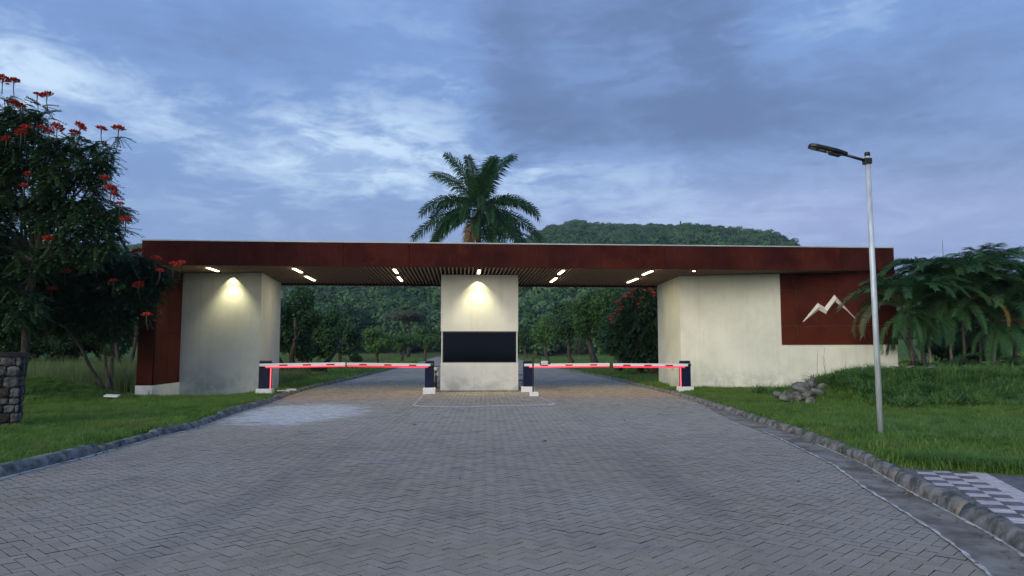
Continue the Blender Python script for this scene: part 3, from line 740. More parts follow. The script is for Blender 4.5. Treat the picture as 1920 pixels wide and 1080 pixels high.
hd = empty('lamp_head'); hd.parent = lp; hd.location = tuple(A_); hd.rotation_euler = (0, angH, 0)
hb_ = MB().prism([(0, -.045), (0, .045), (-.10, .085), (-.25, .12), (-LH+.1, .12), (-LH+.02, .085), (-LH, 0), (-LH+.02, -.085), (-LH+.1, -.12), (-.25, -.12), (-.10, -.085)][::-1], -.028, .032)
hb_.box(-.32, -.12, -.06, .06, -.075, -.03); hb_.build('housing', M['black'], hd, bevel=.012)
for k_ in range(3):
    xx = -LH+.10+k_*.16
    MB().tube([(xx, 0, -.029), (xx, 0, -.040)], [.06, .052], 12).build('led_lens', simple('lens_grey%d' % k_, (.22, .21, .20), rough=.3), hd)
MB().tube([(-.37, 0, -.029), (-.37, 0, -.05)], .018, 8).build('sensor', M['whitebox'], hd)

# ------------------------------------------------------------------ stone gatepost on the left
Pp = gr(41, 806, .05)
sp = empty('stone_pillar', (Pp[0]-.634, Pp[1]+.09, 0), R(31), label='rough stone pillar with dark coping under the flowering tree', cat='pillar')
MB().box(-.70, .40, -.30, .42, -.2, 1.47).build('core', M['soil'], sp)
MB().box(-.82, .50, -.40, .52, 1.50, 1.60).build('coping', simple('coping_dark', (.012, .009, .008), (.03, .022, .018), 6, .9, bmp=.5), sp, bevel=.015)
def lump(w_, h_, d__, r):
    bm = bmesh.new(); bmesh.ops.create_icosphere(bm, subdivisions=2, radius=1)
    for v in bm.verts:
        k = max(abs(v.co.x), abs(v.co.z)); s_ = r.uniform(.93, 1.05)*(1/(abs(v.co.x)**8+abs(v.co.y)**8+abs(v.co.z)**8)**.125)
        v.co = Vector((v.co.x*s_*w_/2, v.co.y*s_*d__/2, v.co.z*s_*h_/2))
    me = bpy.data.meshes.new('stone'); bm.to_mesh(me); bm.free(); return me
rr = np.random.default_rng(11)
z = .0
stv = [[lump(1, 1, 1, rr) for _ in range(4)] for _ in range(2)]
for L__, mm in zip(stv, ('stone', 'stonegrey')):
    for s_ in L__: s_.materials.append(M[mm])
while z < 1.40:
    h = rr.uniform(.09, .22); x = -.70
    while x < .38:
        w_ = min(rr.uniform(.12, .28), .42-x); 
        if w_ < .06: break
        grey = (rr.uniform() < .3) or x+w_ > .30
        o = link('stone', stv[int(grey)][rr.integers(4)], None, sp, loc=(x+w_/2, -.30, z+h/2), rot=(0, rr.normal(0, .1), 0)); o.scale = (w_*.98, .16, h*.98)
        x += w_
    y = -.28
    while y < .40:
        w_ = min(rr.uniform(.14, .28), .44-y)
        if w_ < .06: break
        o = link('stone', stv[int(rr.uniform() < .4)][rr.integers(4)], None, sp, loc=(.40, y+w_/2, z+h/2), rot=(0, 0, math.pi/2)); o.scale = (w_*.98, .14, h*.98)
        y += w_
    z += h

# ------------------------------------------------------------------ vegetation helpers
def unit(v): return v/(np.linalg.norm(v, axis=-1, keepdims=True)+1e-9)
def leaf_quads(C, N, size, aspect, r):
    n = len(C); T = unit(np.cross(N, r.normal(size=(n, 3)))); B_ = np.cross(N, T)
    l = (size*r.uniform(.6, 1.3, n))[:, None]; w_ = l*aspect*.5
    return np.stack([C-T*l*.5, C+B_*w_, C+T*l*.5+N*l*.08, C-B_*w_], 1)
def blob_points(blobs, n, r, shell=.55):
    vol = np.array([b[3]*b[4]*b[5] for b in blobs])**.72; k = r.choice(len(blobs), n, p=vol/vol.sum())
    bb = np.array(blobs, float)[k]; d = unit(r.normal(size=(n, 3))); rad = (shell+(1-shell)*r.uniform(size=n)**.6)*np.clip(r.normal(1, .10, n), .7, 1.3)
    return bb[:, :3]+d*rad[:, None]*bb[:, 3:6], d
def sub_blobs(c, rad, n, r, k=.42):
    out = []
    for i in range(n):
        d = unit(r.normal(size=3)); d[2] = d[2]*.85+.1; s = r.uniform(.35, .95)
        f = k*r.uniform(.65, 1.2)
        out.append((c[0]+d[0]*rad[0]*s, c[1]+d[1]*rad[1]*s, c[2]+d[2]*rad[2]*s, rad[0]*f, rad[1]*f, rad[2]*f*.8))
    return out
def wob(P, Q, n, amp, r):
    t = np.linspace(0, 1, n)[:, None]; X_ = np.asarray(P)*(1-t)+np.asarray(Q)*t
    off = r.normal(0, amp, (n, 3)); off[0] = 0; off[-1] = 0; return X_+off
def trunk_mesh(base, trunks, blobs, tr, r, sides=8, limbs=10):
    mb = MB(); tops = []
    cen = np.mean([b[:3] for b in blobs], 0); low = min(b[2]-b[5] for b in blobs)
    for k in range(trunks):
        off = np.array((r.normal(0, .18), r.normal(0, .18), 0))*(trunks > 1)*2.0
        b0 = np.array(base)-np.array((0, 0, .3)); fork = np.array((base[0]+(cen[0]-base[0])*.12, base[1]+(cen[1]-base[1])*.12, low+(cen[2]-low)*.25))+off*2
        top = np.array((cen[0], cen[1], cen[2]+.2))+off*4
        P = np.vstack([wob(b0, fork, 5, tr*.5, r), wob(fork, top, 4, tr*.6, r)[1:]])
        mb.tube(P, np.linspace(tr*1.15, tr*.35, len(P)), sides, cap=True); tops.append((fork, top))
    idx = r.permutation(len(blobs))[:limbs]
    for i in idx:
        f, t_ = tops[r.integers(len(tops))]; s = r.uniform(0, .7); st_ = f*(1-s)+t_*s
        mb.tube(wob(st_, np.array(blobs[i][:3]), 5, tr*.5, r), np.linspace(tr*.45, tr*.08, 5), 5)
    return mb
def tree(name, label, base, blobs, n, size, mat, tr=.15, trunks=1, group=None, cat='tree', bark='bark', aspect=.55, seed=1, limbs=10, shell=.5, up=.45):
    r = np.random.default_rng(seed)
    t = empty(name, base, label=label, cat=cat, group=group)
    trunk_mesh(base, trunks, blobs, tr, r, limbs=limbs).build('trunk', M[bark], t, smooth=True, off=base)
    C, d = blob_points(blobs, n, r, shell); N = unit(d*.7+np.array((0, 0, up))+r.normal(size=(n, 3))*.55)
    link('crown', quads('crown', leaf_quads(C, N, size, aspect, r)-np.asarray(base)), M[mat], t)
    return t
def px_blob(px, py, r_px, D, depth=1.0, ratio=.85):
    c = at(px, py, D); s = r_px*D/F; return (c[0], c[1], c[2], s, s*depth, s*ratio)

# ------------------------------------------------------------------ African tulip trees
def pinnate(r):
    "one compound leaf along +x, drooping"
    Q = []; Lr = .46; k = 8
    for i in range(k):
        s = (i+1)/k; x = Lr*s; z = -.20*s*s; 
        for sd_ in (-1, 1):
            l = .105*(1-.35*abs(s-.5)); w_ = .030
            a = np.array((x, 0, z)); T = np.array((.55, sd_*.83, -.30)); T /= np.linalg.norm(T); Bn = np.array((.83, -sd_*.55, .0))
            Q.append((a, a+T*l*.5+Bn*w_, a+T*l, a+T*l*.5-Bn*w_))
    Q.append((np.array((Lr, 0, -.16)), np.array((Lr+.06, .035, -.2)), np.array((Lr+.12, 0, -.24)), np.array((Lr+.06, -.035, -.2))))
    Q.append((np.array((0, .006, .0)), np.array((Lr*.5, .006, -.035)), np.array((Lr*.5, -.006, -.035)), np.array((0, -.006, 0))))
    return np.array(Q)
PIN = pinnate(None)
def tulip_crown(blobs, n_ros, r, per=9, sc_=1.0):
    C, d = blob_points(blobs, n_ros, r, .6)
    out = []
    nl = n_ros*per
    c = np.repeat(C, per, 0)+r.normal(0, .04, (nl, 3)); dd = np.repeat(d, per, 0)
    a = r.uniform(0, 2*math.pi, nl); pitch = r.normal(.05, .38, nl)
    h = np.stack([np.cos(a)+dd[:, 0]*.5, np.sin(a)+dd[:, 1]*.5, -pitch], -1); T = unit(h); S = unit(np.cross(np.array((0, 0, 1.)), T)); U = np.cross(T, S)
    s = r.uniform(.6, 1.0, nl)*sc_
    q = PIN.reshape(-1, 3)
    V = c[:, None, :]+s[:, None, None]*(q[None, :, 0:1]*T[:, None, :]+q[None, :, 1:2]*S[:, None, :]+q[None, :, 2:3]*U[:, None, :])
    return V.reshape(-1, 4, 3), C, d
def flower_mesh(r):
    Q = []
    for c in range(7):
        a = 2*math.pi*c/6 if c else 0; rr_ = .10 if c else 0; cen = np.array((rr_*math.cos(a), rr_*math.sin(a), .0+.02*(c == 0)))
        lean = np.array((math.cos(a), math.sin(a), 0))*(.6 if c else 0)+np.array((0, 0, 1)); lean /= np.linalg.norm(lean)
        s1 = unit(np.cross(lean, np.array((.3, .8, .1)))); s2 = np.cross(lean, s1)
        for k in range(5):
            b = 2*math.pi*k/5+r.uniform(-.2, .2); o = s1*math.cos(b)+s2*math.sin(b); sdv = np.cross(lean, o)
            p0 = cen+o*.015; p1 = cen+o*.055+lean*.07; p2 = cen+o*.105+lean*.115
            Q.append((p0, p1+sdv*.042, p2, p1-sdv*.042))
    return quads('flower', np.array(Q))
FL = [flower_mesh(np.random.default_rng(s)) for s in range(3)]
for f in FL: f.materials.append(M['petal'])
def tulip_tree(label, base, blobs, n_ros, flowers, tr, trunks, seed, D, sc_=1.0, group='flowering tulip trees', fs=1.0, per=9):
    r = np.random.default_rng(seed)
    t = empty('tulip_tree', base, label=label, cat='tree', group=group)
    mb = trunk_mesh(base, trunks, blobs, tr, r, limbs=len(blobs))
    V, C, d = tulip_crown(blobs, n_ros, r, per, sc_)
    cen = np.array([b[:3] for b in blobs])
    tw = MB()
    for i in r.permutation(len(C))[:len(C)//4]:
        k = np.argmin(((cen-C[i])**2).sum(1)); tw.tube(wob(cen[k], C[i], 3, .05, r), [.028, .018, .008], 4, cap=False)
    stems = []
    for fx, fy in flowers:
        P = at(fx, fy, D-r.uniform(0, .9)); stems.append(P)
        tw.tube([P-np.array((r.normal(0, .05), 0, .42)), P-np.array((0, 0, .2)), P], [.012, .012, .018], 5)
    mb.build('trunk', M['bark'], t, smooth=True, off=base); tw.build('twigs', M['bark'], t, smooth=True, off=base, kind='stuff')
    link('crown', quads('crown', V-np.asarray(base)), M['leaf_tulip'], t)
    for i, P in enumerate(stems):
        o = link('flower', FL[i % 3], None, t, loc=P-np.asarray(base), rot=(r.normal(0, .25), r.normal(0, .25), r.uniform(0, 6))); o.scale = [fs*r.uniform(.6, .95)]*3
        o.scale = (o.scale[0], o.scale[1], o.scale[2]*1.05)
    return t
D1 = 21.5
b1 = [px_blob(q[0]-4, q[1]+4, q[2]*.95, D1, .9) for q in ((12, 185, 16), (30, 215, 20), (78, 205, 16), (100, 262, 22), (150, 262, 18), (185, 262, 18), (218, 262, 14), (12, 235, 42), (70, 232, 24), (45, 275, 50), (110, 292, 42), (172, 300, 38), (205, 292, 18), (60, 340, 62), (135, 350, 55), (185, 345, 34), (205, 395, 32), (165, 410, 48),
      (100, 400, 45), (30, 390, 32), (195, 440, 34), (215, 425, 18), (-60, 300, 95), (-90, 420, 110), (115, 460, 34), (60, 480, 38), (180, 468, 30), (-40, 520, 60), (0, 560, 50), (45, 575, 40))]
tb = gr(40, 745, -.1); base1 = at(40, 745, D1+.6); base1[2] = gz(base1[0], base1[1])
fl1 = [(5, 150), (26, 153), (70, 178), (88, 180), (25, 193), (38, 200), (48, 240), (40, 250), (12, 262), (92, 248), (107, 240), (140, 250), (150, 238), (190, 243), (222, 243), (53, 327), (45, 350),
       (196, 336), (208, 355), (214, 367), (225, 383), (236, 413), (78, 240), (92, 450)]
tulip_tree('tallest tree with red blossoms rising beside the stone pillar', base1, b1, 1150, fl1, .13, 1, 21, D1-.5)
D2 = 24.6
b2 = [px_blob(q[0], q[1], q[2]*.95, D2, .9) for q in ((55, 505, 50), (0, 520, 60), (120, 505, 48), (175, 490, 42), (228, 498, 38), (265, 512, 34), (300, 518, 22), (95, 560, 50), (150, 570, 45), (205, 565, 42), (248, 570, 34),
      (190, 605, 30), (235, 605, 24), (130, 600, 34), (60, 590, 42), (5, 585, 50), (-60, 560, 80), (20, 470, 45), (278, 545, 22), (30, 610, 34))]
base2 = at(214, 733, D2+.4); base2[2] = gz(base2[0], base2[1])
fl2 = [(180, 496), (210, 476), (258, 473), (292, 487), (325, 496), (300, 509), (123, 510), (66, 530), (97, 544), (213, 528), (260, 536), (38, 550), (275, 592), (2, 528), (338, 496)]
tulip_tree('smaller red blossomed tree reaching over the end of the rusted canopy', base2, b2, 1450, fl2, .060, 3, 22, D2-1.5, 1.05)
D3 = 47
b3 = [px_blob(*q, D3, .9) for q in ((1200, 565, 34), (1180, 590, 28), (1225, 560, 30), (1165, 615, 24), (1210, 610, 36), (1190, 650, 32), (1225, 650, 32), (1160, 640, 18), (1240, 610, 30), (1205, 545, 16))]
base3 = at(1200, 690, D3); base3[2] = gz(base3[0], base3[1])
fl3 = [(1178, 541), (1186, 546), (1192, 541), (1200, 538), (1208, 545), (1217, 541), (1225, 550), (1228, 556), (1172, 556), (1186, 558), (1180, 551), (1158, 567), (1162, 563), (1166, 577), (1161, 582), (1152, 588), (1146, 600), (1150, 604), (1197, 571), (1205, 560), (1222, 545), (1147, 595)]
tulip_tree('distant red blossomed tree seen under the canopy against the cream wall', base3, b3, 650, fl3, .16, 2, 23, D3-1.2, 1.5, fs=.85, per=8)

# ------------------------------------------------------------------ palms
def frond_quads(L_, droop, leaf, n, r, vee=.35, lift=.6, bend=0.0, leafdroop=.35, lw=.024, plume=.0):
    "frond along +x starting upward; returns quads"
    s = np.linspace(0, 1, 24); ang_ = lift-droop*s**1.25
    dx = np.cos(ang_)*L_/23; dz = np.sin(ang_)*L_/23; X_ = np.concatenate([[0], np.cumsum(dx[1:])]); Z_ = np.concatenate([[0], np.cumsum(dz[1:])]); Y_ = bend*s**2*L_
    Q = []
    for i in range(23):
        w_ = .022*(1-s[i])+.004; a = np.array((X_[i], Y_[i], Z_[i])); b = np.array((X_[i+1], Y_[i+1], Z_[i+1])); S = np.array((0, w_, 0))
        Q.append((a-S, b-S, b+S, a+S)); Q.append((a+np.array((0, 0, w_)), b+np.array((0, 0, w_)), b-np.array((0, 0, w_)), a-np.array((0, 0, w_))))
    for i in range(n):
        u = .14+.86*(i+.5)/n; x, y, z = np.interp(u, s, X_), np.interp(u, s, Y_), np.interp(u, s, Z_); an = np.interp(u, s, ang_)
        T = np.array((math.cos(an), 0, math.sin(an))); Nn = np.array((-math.sin(an), 0, math.cos(an)))
        ll = leaf*(.55+.45*math.sin(math.pi*min(1, u*1.02)**.8))*r.uniform(.85, 1.1)
        for sd_ in (-1, 1):
            f = .45+.55*u
            d1 = T*f+np.array((0, sd_, 0))*(1.15-.35*u)+Nn*(vee+plume*((i % 3)-1)+r.normal(0, .12)); d1 /= np.linalg.norm(d1)
            d2 = d1+np.array((0, 0, -leafdroop*2.0)); d2 /= np.linalg.norm(d2)
            wv = T*lw
            p0 = np.array((x, y, z)); p1 = p0+d1*ll*.5; p2 = p1+d2*ll*.5
            Q.append((p0-wv*.6, p1-wv, p1+wv, p0+wv*.6)); Q.append((p1-wv, p2, p2, p1+wv))
    Q = np.array(Q)
    k = (Q[:, 1] == Q[:, 2]).all(1); Q[k, 2] = Q[k, 2]+np.array((.002, 0, .002))
    return Q
def palm(name, label, base, top, tr0, tr1, fronds, frond_kw, mat, group=None, seed=1, bark='greybark', shaft=None, variants=5, skirt=None):
    r = np.random.default_rng(seed); t = empty(name, base, label=label, cat='palm', group=group)
    base = np.asarray(base, float); top = np.asarray(top, float)
    P = wob(base-np.array((0, 0, .2)), top, 7, .02, r)-base
    rad = np.linspace(tr0, tr1, 7)
    trk = MB().tube(P, rad, 10).build('trunk', M[bark if seed % 3 else 'bark'], t, smooth=True)
    if shaft:
        d = unit(P[-1]-P[-2]); MB().tube([P[-1]-d*.1, P[-1]+d*shaft*.5, P[-1]+d*shaft], [tr1*1.25, tr1*1.1, tr1*.5], 10).build('crownshaft', simple('crownshaft', (.05, .10, .035), (.09, .15, .05), 4, .5) if 'cs' not in M else M['cs'], t, smooth=True)
        tp = P[-1]+d*shaft*.85
    else: tp = P[-1]
    ms = []
    for k in range(variants):
        kw = dict(frond_kw); kw['droop'] = kw['droop']*r.uniform(.85, 1.15); kw['L_'] *= r.uniform(.92, 1.08); kw['bend'] = r.normal(0, .06); kw['lift'] = 0.0; ms.append(kw)
    cache = {}
    for i, (a, lift, s, m_) in enumerate(fronds):
        key = (i % variants, round(lift*3)/3, m_)
        if key not in cache:
            kw = dict(ms[key[0]]); kw['lift'] = key[1]; kw['droop'] = kw['droop']*(.45 if lift > .95 and shaft and shaft > .9 else 1.0 if lift > 0 else .55)
            me = quads('frond', frond_quads(r=np.random.default_rng(i), **kw)); me.materials.append(M[m_]); cache[key] = me
        o = link('frond', cache[key], None, t, loc=tp, rot=(0, 0, a)); o.scale = (s, s, s)
    return t
M['cs'] = simple('crownshaft', (.05, .10, .035), (.09, .15, .05), 4, .5)
DR = 42.0
kt = at(897, 394, DR); rb = np.array((kt[0], DR, float(zr(DR))))
fr_ = []
rq = np.random.default_rng(5)
def fa(deg, lift, s=1, m_='palm'): return (R(deg), lift, s, m_)
# angle 0 = right of picture, 180 = left, 270 = towards the camera
fr_ = [fa(8, .65, 1.02), fa(-12, -.35, 1.0), fa(172, .65, 1.02), fa(192, -.35, 1.0), fa(150, 1.12, 1.08), fa(35, 1.2, 1.1), fa(60, 1.3, 1.1), fa(110, 1.35, .8), fa(185, 1.2, 1.0), fa(250, .35, .75), fa(290, .2, .8),
       fa(200, -.35, 1.0), fa(325, -.3, 1.0), fa(20, .75, .95), fa(-40, -.9, .9), fa(160, .8, .9), fa(240, 1.2, .8), fa(300, 1.25, .85), fa(90, .6, .8), fa(222, -.95, .88, 'deadfrond'), fa(212, -1.05, .8, 'deadfrond'), fa(300, -.7, .8), fa(265, -.4, .8), fa(340, -.75, .9), fa(275, .7, .8), fa(10, -.1, 1.05), fa(170, -.1, 1.05), fa(345, .1, .95), fa(200, .1, .95)]
palm('royal_palm', 'tall royal palm with one dead brown frond rising behind the canopy', rb, (kt[0]+.02, DR, kt[2]-.9), .26, .15, fr_, dict(L_=4.0, droop=1.45, leaf=.85, n=80, vee=.15, lift=0, leafdroop=.40, lw=.046, plume=.75), 'palm', seed=3, shaft=1.1)
kt2 = at(935, 452, 55)
palm('royal_palm', 'small palm crown peeping over the roof behind the tall royal palm', (kt2[0], 55, float(zr(55))), (kt2[0], 55, kt2[2]-.6), .22, .14,
     [fa(a, l, .9) for a, l in ((10, .5), (60, 1.0), (100, 1.3), (150, .7), (190, .3), (240, .6), (300, .5), (340, .2))], dict(L_=3.2, droop=1.3, leaf=.75, n=44, vee=.3, lift=0, leafdroop=.4, lw=.04), 'palm', seed=4, shaft=.8)
# median bed that carries both palms
MB().prism([(-3.0, 38), (-1.2, 38), (-1.4, 60), (-3.2, 60)], -.05, .16).build('median_bed', M['ground'], kind='structure')

# areca palms on the right
ar = [  # px of crown base, py crown base, depth, base px, scale, how to tell it
    (1704, 585, 27.4, 1712, .90, 'slender palm nearest the cream wall with pale fronds over the rust panel'),
    (1738, 575, 28.2, 1742, 1.0, 'palm with ringed pale stem second from the wall end'),
    (1776, 560, 28.6, 1786, 1.12, 'palm with smooth grey stem in the middle of the clump'),
    (1806, 590, 27.8, 1806, .98, 'palm with short ringed stem directly behind the mound crest'),
    (1838, 555, 30.0, 1838, 1.15, 'tallest palm of the clump with upright dark crown'),
    (1868, 600, 28.0, 1855, .98, 'palm leaning outwards with yellowish stem at the clump edge'),
    (1905, 580, 29.0, 1893, 1.1, 'palm at the picture edge with drooping dark fronds'),
    (1950, 560, 30.0, 1945, 1.1, 'palm beyond the leaning stem, only its fronds in view')]
for i, (px, py, D, bpx, s, lab) in enumerate(ar):
    T_ = at(px, py, D); b_x = at(bpx, 700, D)[0]; base = (b_x, D, float(gz(b_x, D)))
    r = np.random.default_rng(50+i); fr_ = []
    nf = 21; T_[2] -= r.uniform(-.1, .65)
    for k in range(nf):
        a = 2*math.pi*(k+r.uniform(-.3, .3))/nf; l = r.choice([1.5, 1.35, 1.2, .95])
        fr_.append((a, l, r.uniform(.85, 1.1)*s, 'areca'))
    for k in range(11): fr_.append((r.uniform(0, 6.28), r.uniform(-.6, .4), r.uniform(.6, .85)*s, 'deadfrond' if r.uniform() < .05 else 'areca'))
    if i == 0: fr_ += [(R(178), 1.0, 1.15, 'areca_pale'), (R(200), .7, .95, 'areca_pale'), (R(165), .6, .95, 'areca_pale')]
    palm('areca_palm', lab, base, T_, .062, .048, fr_, dict(L_=2.75, droop=2.05, leaf=.56, n=58, vee=.45, lift=0, leafdroop=.30, lw=.021), 'areca', group='clump of palms beside the cream wall', seed=60+i, shaft=.55, variants=4)
# young suckers at the feet of the clump
for i, (px, D, s) in enumerate(((1722, 27.6, .95), (1762, 27.4, 1.1), (1796, 28.6, 1.2), (1830, 27.4, 1.05), (1885, 27.2, 1.05))):
    P = at(px, 700, D); b_ = (P[0], D, float(gz(P[0], D)))
    r = np.random.default_rng(80+i)
    palm('palm_sucker', ['low sprouting palm shoots nearest the wall corner', 'low bushy palm shoots under the second stem', 'low palm shoots behind the middle grey stem', 'low palm shoots on the mound below the tallest palm', 'low palm shoots beside the leaning stem'][i], b_, (b_[0], b_[1], b_[2]+.12), .05, .04,
         [(2*math.pi*k/9+r.uniform(-.3, .3), r.choice([1.2, .9, .6]), s*r.uniform(.8, 1.1), 'areca') for k in range(9)], dict(L_=1.9, droop=1.7, leaf=.42, n=30, vee=.3, lift=0, leafdroop=.25), 'areca', group='young shoots at the foot of the palms', seed=90+i, variants=3)

# ------------------------------------------------------------------ trees beyond the gate
def mid_tree(label, px, ptop, pbot, halfw, D, mat, n, size, seed, tr=.2, trunks=1, pbase=None, nb=14, group='trees lining the road beyond the gate', name='broadleaf_tree', lean=0, bark='bark', ratio=None):
    r = np.random.default_rng(seed); c = at(px, (ptop+pbot)/2, D); rx = halfw*D/F; rz = (pbot-ptop)/2*D/F
    blobs = sub_blobs(c, (rx*.78, rx*.75, rz*.72), nb, r)+[(c[0], c[1], c[2], rx*.55, rx*.5, rz*.55)]
    bx = at(px+lean, 690, D)[0]; base = np.array((bx, D, float(gz(bx, D))))
    return tree(name, label, base, blobs, int(n*2.3), size*.62, mat, tr, trunks, group, seed=seed, bark=bark, limbs=5)
mid_tree('dense dark tree filling the corner behind the grey wall', 545, 520, 708, 66, 44, 'leaf_dark', 6800, .34, 101, .2, 2, nb=20)
mid_tree('dark tree with low crown right of the corner tree', 600, 562, 702, 52, 50, 'leaf_dark', 5400, .34, 102, .2, 2, nb=18)
mid_tree('dark rounded tree with short trunk third along the left lawn', 640, 588, 684, 42, 58, 'leaf_dark', 3200, .36, 103, .16, 1, nb=16)
mid_tree('spreading tree with slanted trunk on the left lawn edge', 702, 606, 670, 46, 68, 'leaf_mid', 3600, .40, 104, .16, 1, nb=18, lean=5)
mid_tree('bushy tree between the slanted tree and the booth', 752, 612, 668, 34, 86, 'leaf_mid', 2800, .46, 105, .18, 1, nb=14)
mid_tree('small far tree just showing beside the booth, left lane', 798, 606, 664, 34, 105, 'leaf_mid', 2600, .55, 106, .2, 1, nb=14)
mid_tree('wide flat topped grey green tree above the left row', 765, 574, 612, 58, 150, 'leaf_pale', 2600, .75, 107, .35, 1, nb=16, group='taller trees at the foot of the hill')
mid_tree('broad dark tree in front of the hill behind the left row', 655, 560, 640, 70, 130, 'leaf_hill', 3200, .8, 108, .35, 1, nb=18, group='taller trees at the foot of the hill')
mid_tree('far tree just right of the booth', 985, 592, 668, 34, 110, 'leaf_dark', 2600, .55, 111, .2, 1)
mid_tree('second tree right of the booth with fine dark crown', 1024, 570, 672, 38, 88, 'leaf_mid', 3400, .46, 112, .2, 1, nb=18)
mid_tree('tall tree above the small bare shrub', 1068, 540, 676, 50, 72, 'leaf_dark', 5600, .40, 113, .22, 1, nb=22)
mid_tree('large bright crowned tree left of the distant red blossomed one', 1118, 500, 680, 58, 60, 'leaf_mid', 7400, .38, 114, .24, 2, nb=24)
mid_tree('dark bushy tree under the red blossomed one', 1156, 545, 695, 44, 53, 'leaf_dark', 4200, .34, 115, .2, 2, nb=18)
mid_tree('leafy tree with top showing over the roof', 1245, 432, 660, 30, 66, 'leaf_light', 4200, .40, 116, .25, 1, nb=26)
mid_tree('larger leafy tree with dark top over the roof', 1300, 424, 660, 42, 68, 'leaf_mid', 5200, .42, 117, .28, 1, nb=30)
mid_tree('light green tree with top over the roof nearest the lamp', 1340, 434, 660, 34, 64, 'leaf_light', 4200, .40, 118, .25, 1, nb=26)
mid_tree('small half bare grey green shrub beside the right lawn', 1086, 622, 676, 20, 66, 'leaf_pale', 1300, .17, 119, .04, 1, nb=10, group='shrubs by the lawns', name='shrub', bark='greybark')
mid_tree('dark hedge like bush closing the right row', 1215, 640, 700, 40, 50, 'leaf_dark', 2600, .3, 120, .1, 2, nb=14, group='shrubs by the lawns', name='shrub')
mid_tree('yellowish bush under the left row of trees', 668, 660, 684, 22, 60, 'leaf_light', 1300, .22, 121, .05, 2, nb=10, group='shrubs by the lawns', name='shrub')
mid_tree('low bush at the foot of the dark corner tree', 600, 672, 702, 26, 46, 'leaf_mid', 1500, .2, 122, .05, 2, nb=10, group='shrubs by the lawns', name='shrub')
# left: woodland edge behind the tulip trees
LW = 'bushes behind the flowering trees'
mid_tree('dark bush behind the stone pillar', 20, 590, 700, 80, 40, 'leaf_dark', 3800, .26, 131, .12, 2, nb=18, group=LW)
mid_tree('dark bush behind the tall grass below the red blossoms', 110, 575, 700, 75, 40, 'leaf_dark', 5200, .24, 132, .1, 2, nb=18, group=LW)
mid_tree('rounded dark bush touching the rusted leg', 210, 565, 700, 70, 41, 'leaf_dark', 5000, .26, 133, .1, 2, nb=18, group=LW)
mid_tree('pale feathery tree top beside the end of the fascia', 238, 462, 600, 42, 37, 'leaf_mid', 3000, .15, 134, .1, 2, nb=18, group=LW)
mid_tree('tall dark tree far behind the flowering trees', 60, 500, 690, 90, 60, 'leaf_dark', 4600, .40, 135, .25, 1, nb=24, group=LW)
mid_tree('broad dark tree behind the left flowering crowns', -60, 480, 700, 100, 52, 'leaf_dark', 3200, .38, 136, .25, 1, nb=20, group=LW)
# right: trees behind the palms
RW = 'trees behind the clump of palms'
mid_tree('thin leaved tree topping out over the end of the fascia', 1735, 472, 640, 50, 42, 'leaf_mid', 4200, .22, 141, .15, 2, nb=22, group=RW)
mid_tree('feathery tree behind the tallest palm', 1815, 482, 660, 60, 44, 'leaf_dark', 4600, .24, 142, .15, 2, nb=24, group=RW)
mid_tree('feathery tree beyond the picture edge palm', 1905, 476, 640, 60, 46, 'leaf_mid', 4600, .24, 143, .15, 2, nb=24, group=RW)
mid_tree('dark low bush behind the palm stems', 1790, 600, 708, 85, 36, 'leaf_dark', 4200, .22, 144, .06, 3, nb=16, group=RW)

# ------------------------------------------------------------------ hill and its woods
cx_ = [-1600, -600, -200, 0, 150, 300, 420, 560, 800, 930, 985, 1010, 1040, 1080, 1160, 1250, 1320, 1360, 1400, 1440, 1480, 1530, 1650, 1800, 2100, 2600, 3600]
cy_ = [520, 480, 472, 470, 466, 468, 474, 482, 484, 472, 462, 446, 430, 425, 430, 427, 428, 438, 442, 445, 460, 490, 540, 570, 590, 600, 600]
HC, HF = 640.0, 165.0
def crest(az_px): return np.interp(az_px, cx_, cy_)+9
def hill_z(x, y):
    x = np.asarray(x, float); y = np.asarray(y, float)
    p = 960+F*x/y*1.0
    c, s_ = math.cos(PITCH), math.sin(PITCH)
    cyy = (540-crest(p))/F; zc = HC*(s_+cyy*c)/(c-cyy*s_)
    t = np.clip((y-HF)/(HC-HF), 0, 1.6)
    prof = np.where(t < 1, t**1.05*(1.35-.35*t), 1-.5*(t-1))
    rid = 5.0*wav(x, y*.6, .022)*np.clip(t*2, 0, 1)*(1-np.clip(t, 0, 1)**3)+1.2*wav(x, y, .09)*np.clip(t*3, 0, 1)*(1-np.clip(t, 0, 1)**6)
    return SLOPE*(HF-36)+(zc+EYE-1)*prof+rid-.3
hx = np.linspace(-1300, 1300, 150); hy = np.concatenate([np.linspace(HF-10, HC, 60), np.linspace(HC+20, HC+320, 8)])
s1 = np.linspace(-1.5, 1.5, 150)
HX = s1[None, :]*hy[:, None]; HY = np.repeat(hy[:, None], 150, 1); HZ = hill_z(HX, HY)
V = np.stack([HX, HY, HZ], -1).reshape(-1, 3); I = np.arange(HX.size).reshape(HX.shape)
Fh = np.stack([I[:-1, :-1], I[:-1, 1:], I[1:, 1:], I[1:, :-1]], -1).reshape(-1, 4)
me = bpy.data.meshes.new('hill'); me.from_pydata(V.tolist(), [], Fh.tolist()); me.polygons.foreach_set('use_smooth', [True]*len(me.polygons))
M['hill'] = simple('hill_scrub', (.045, .085, .030), (.090, .140, .050), .03, .95, bmp=1.0, bscale=.4, dist=1.0)
link('hill', me, M['hill'], kind='structure')

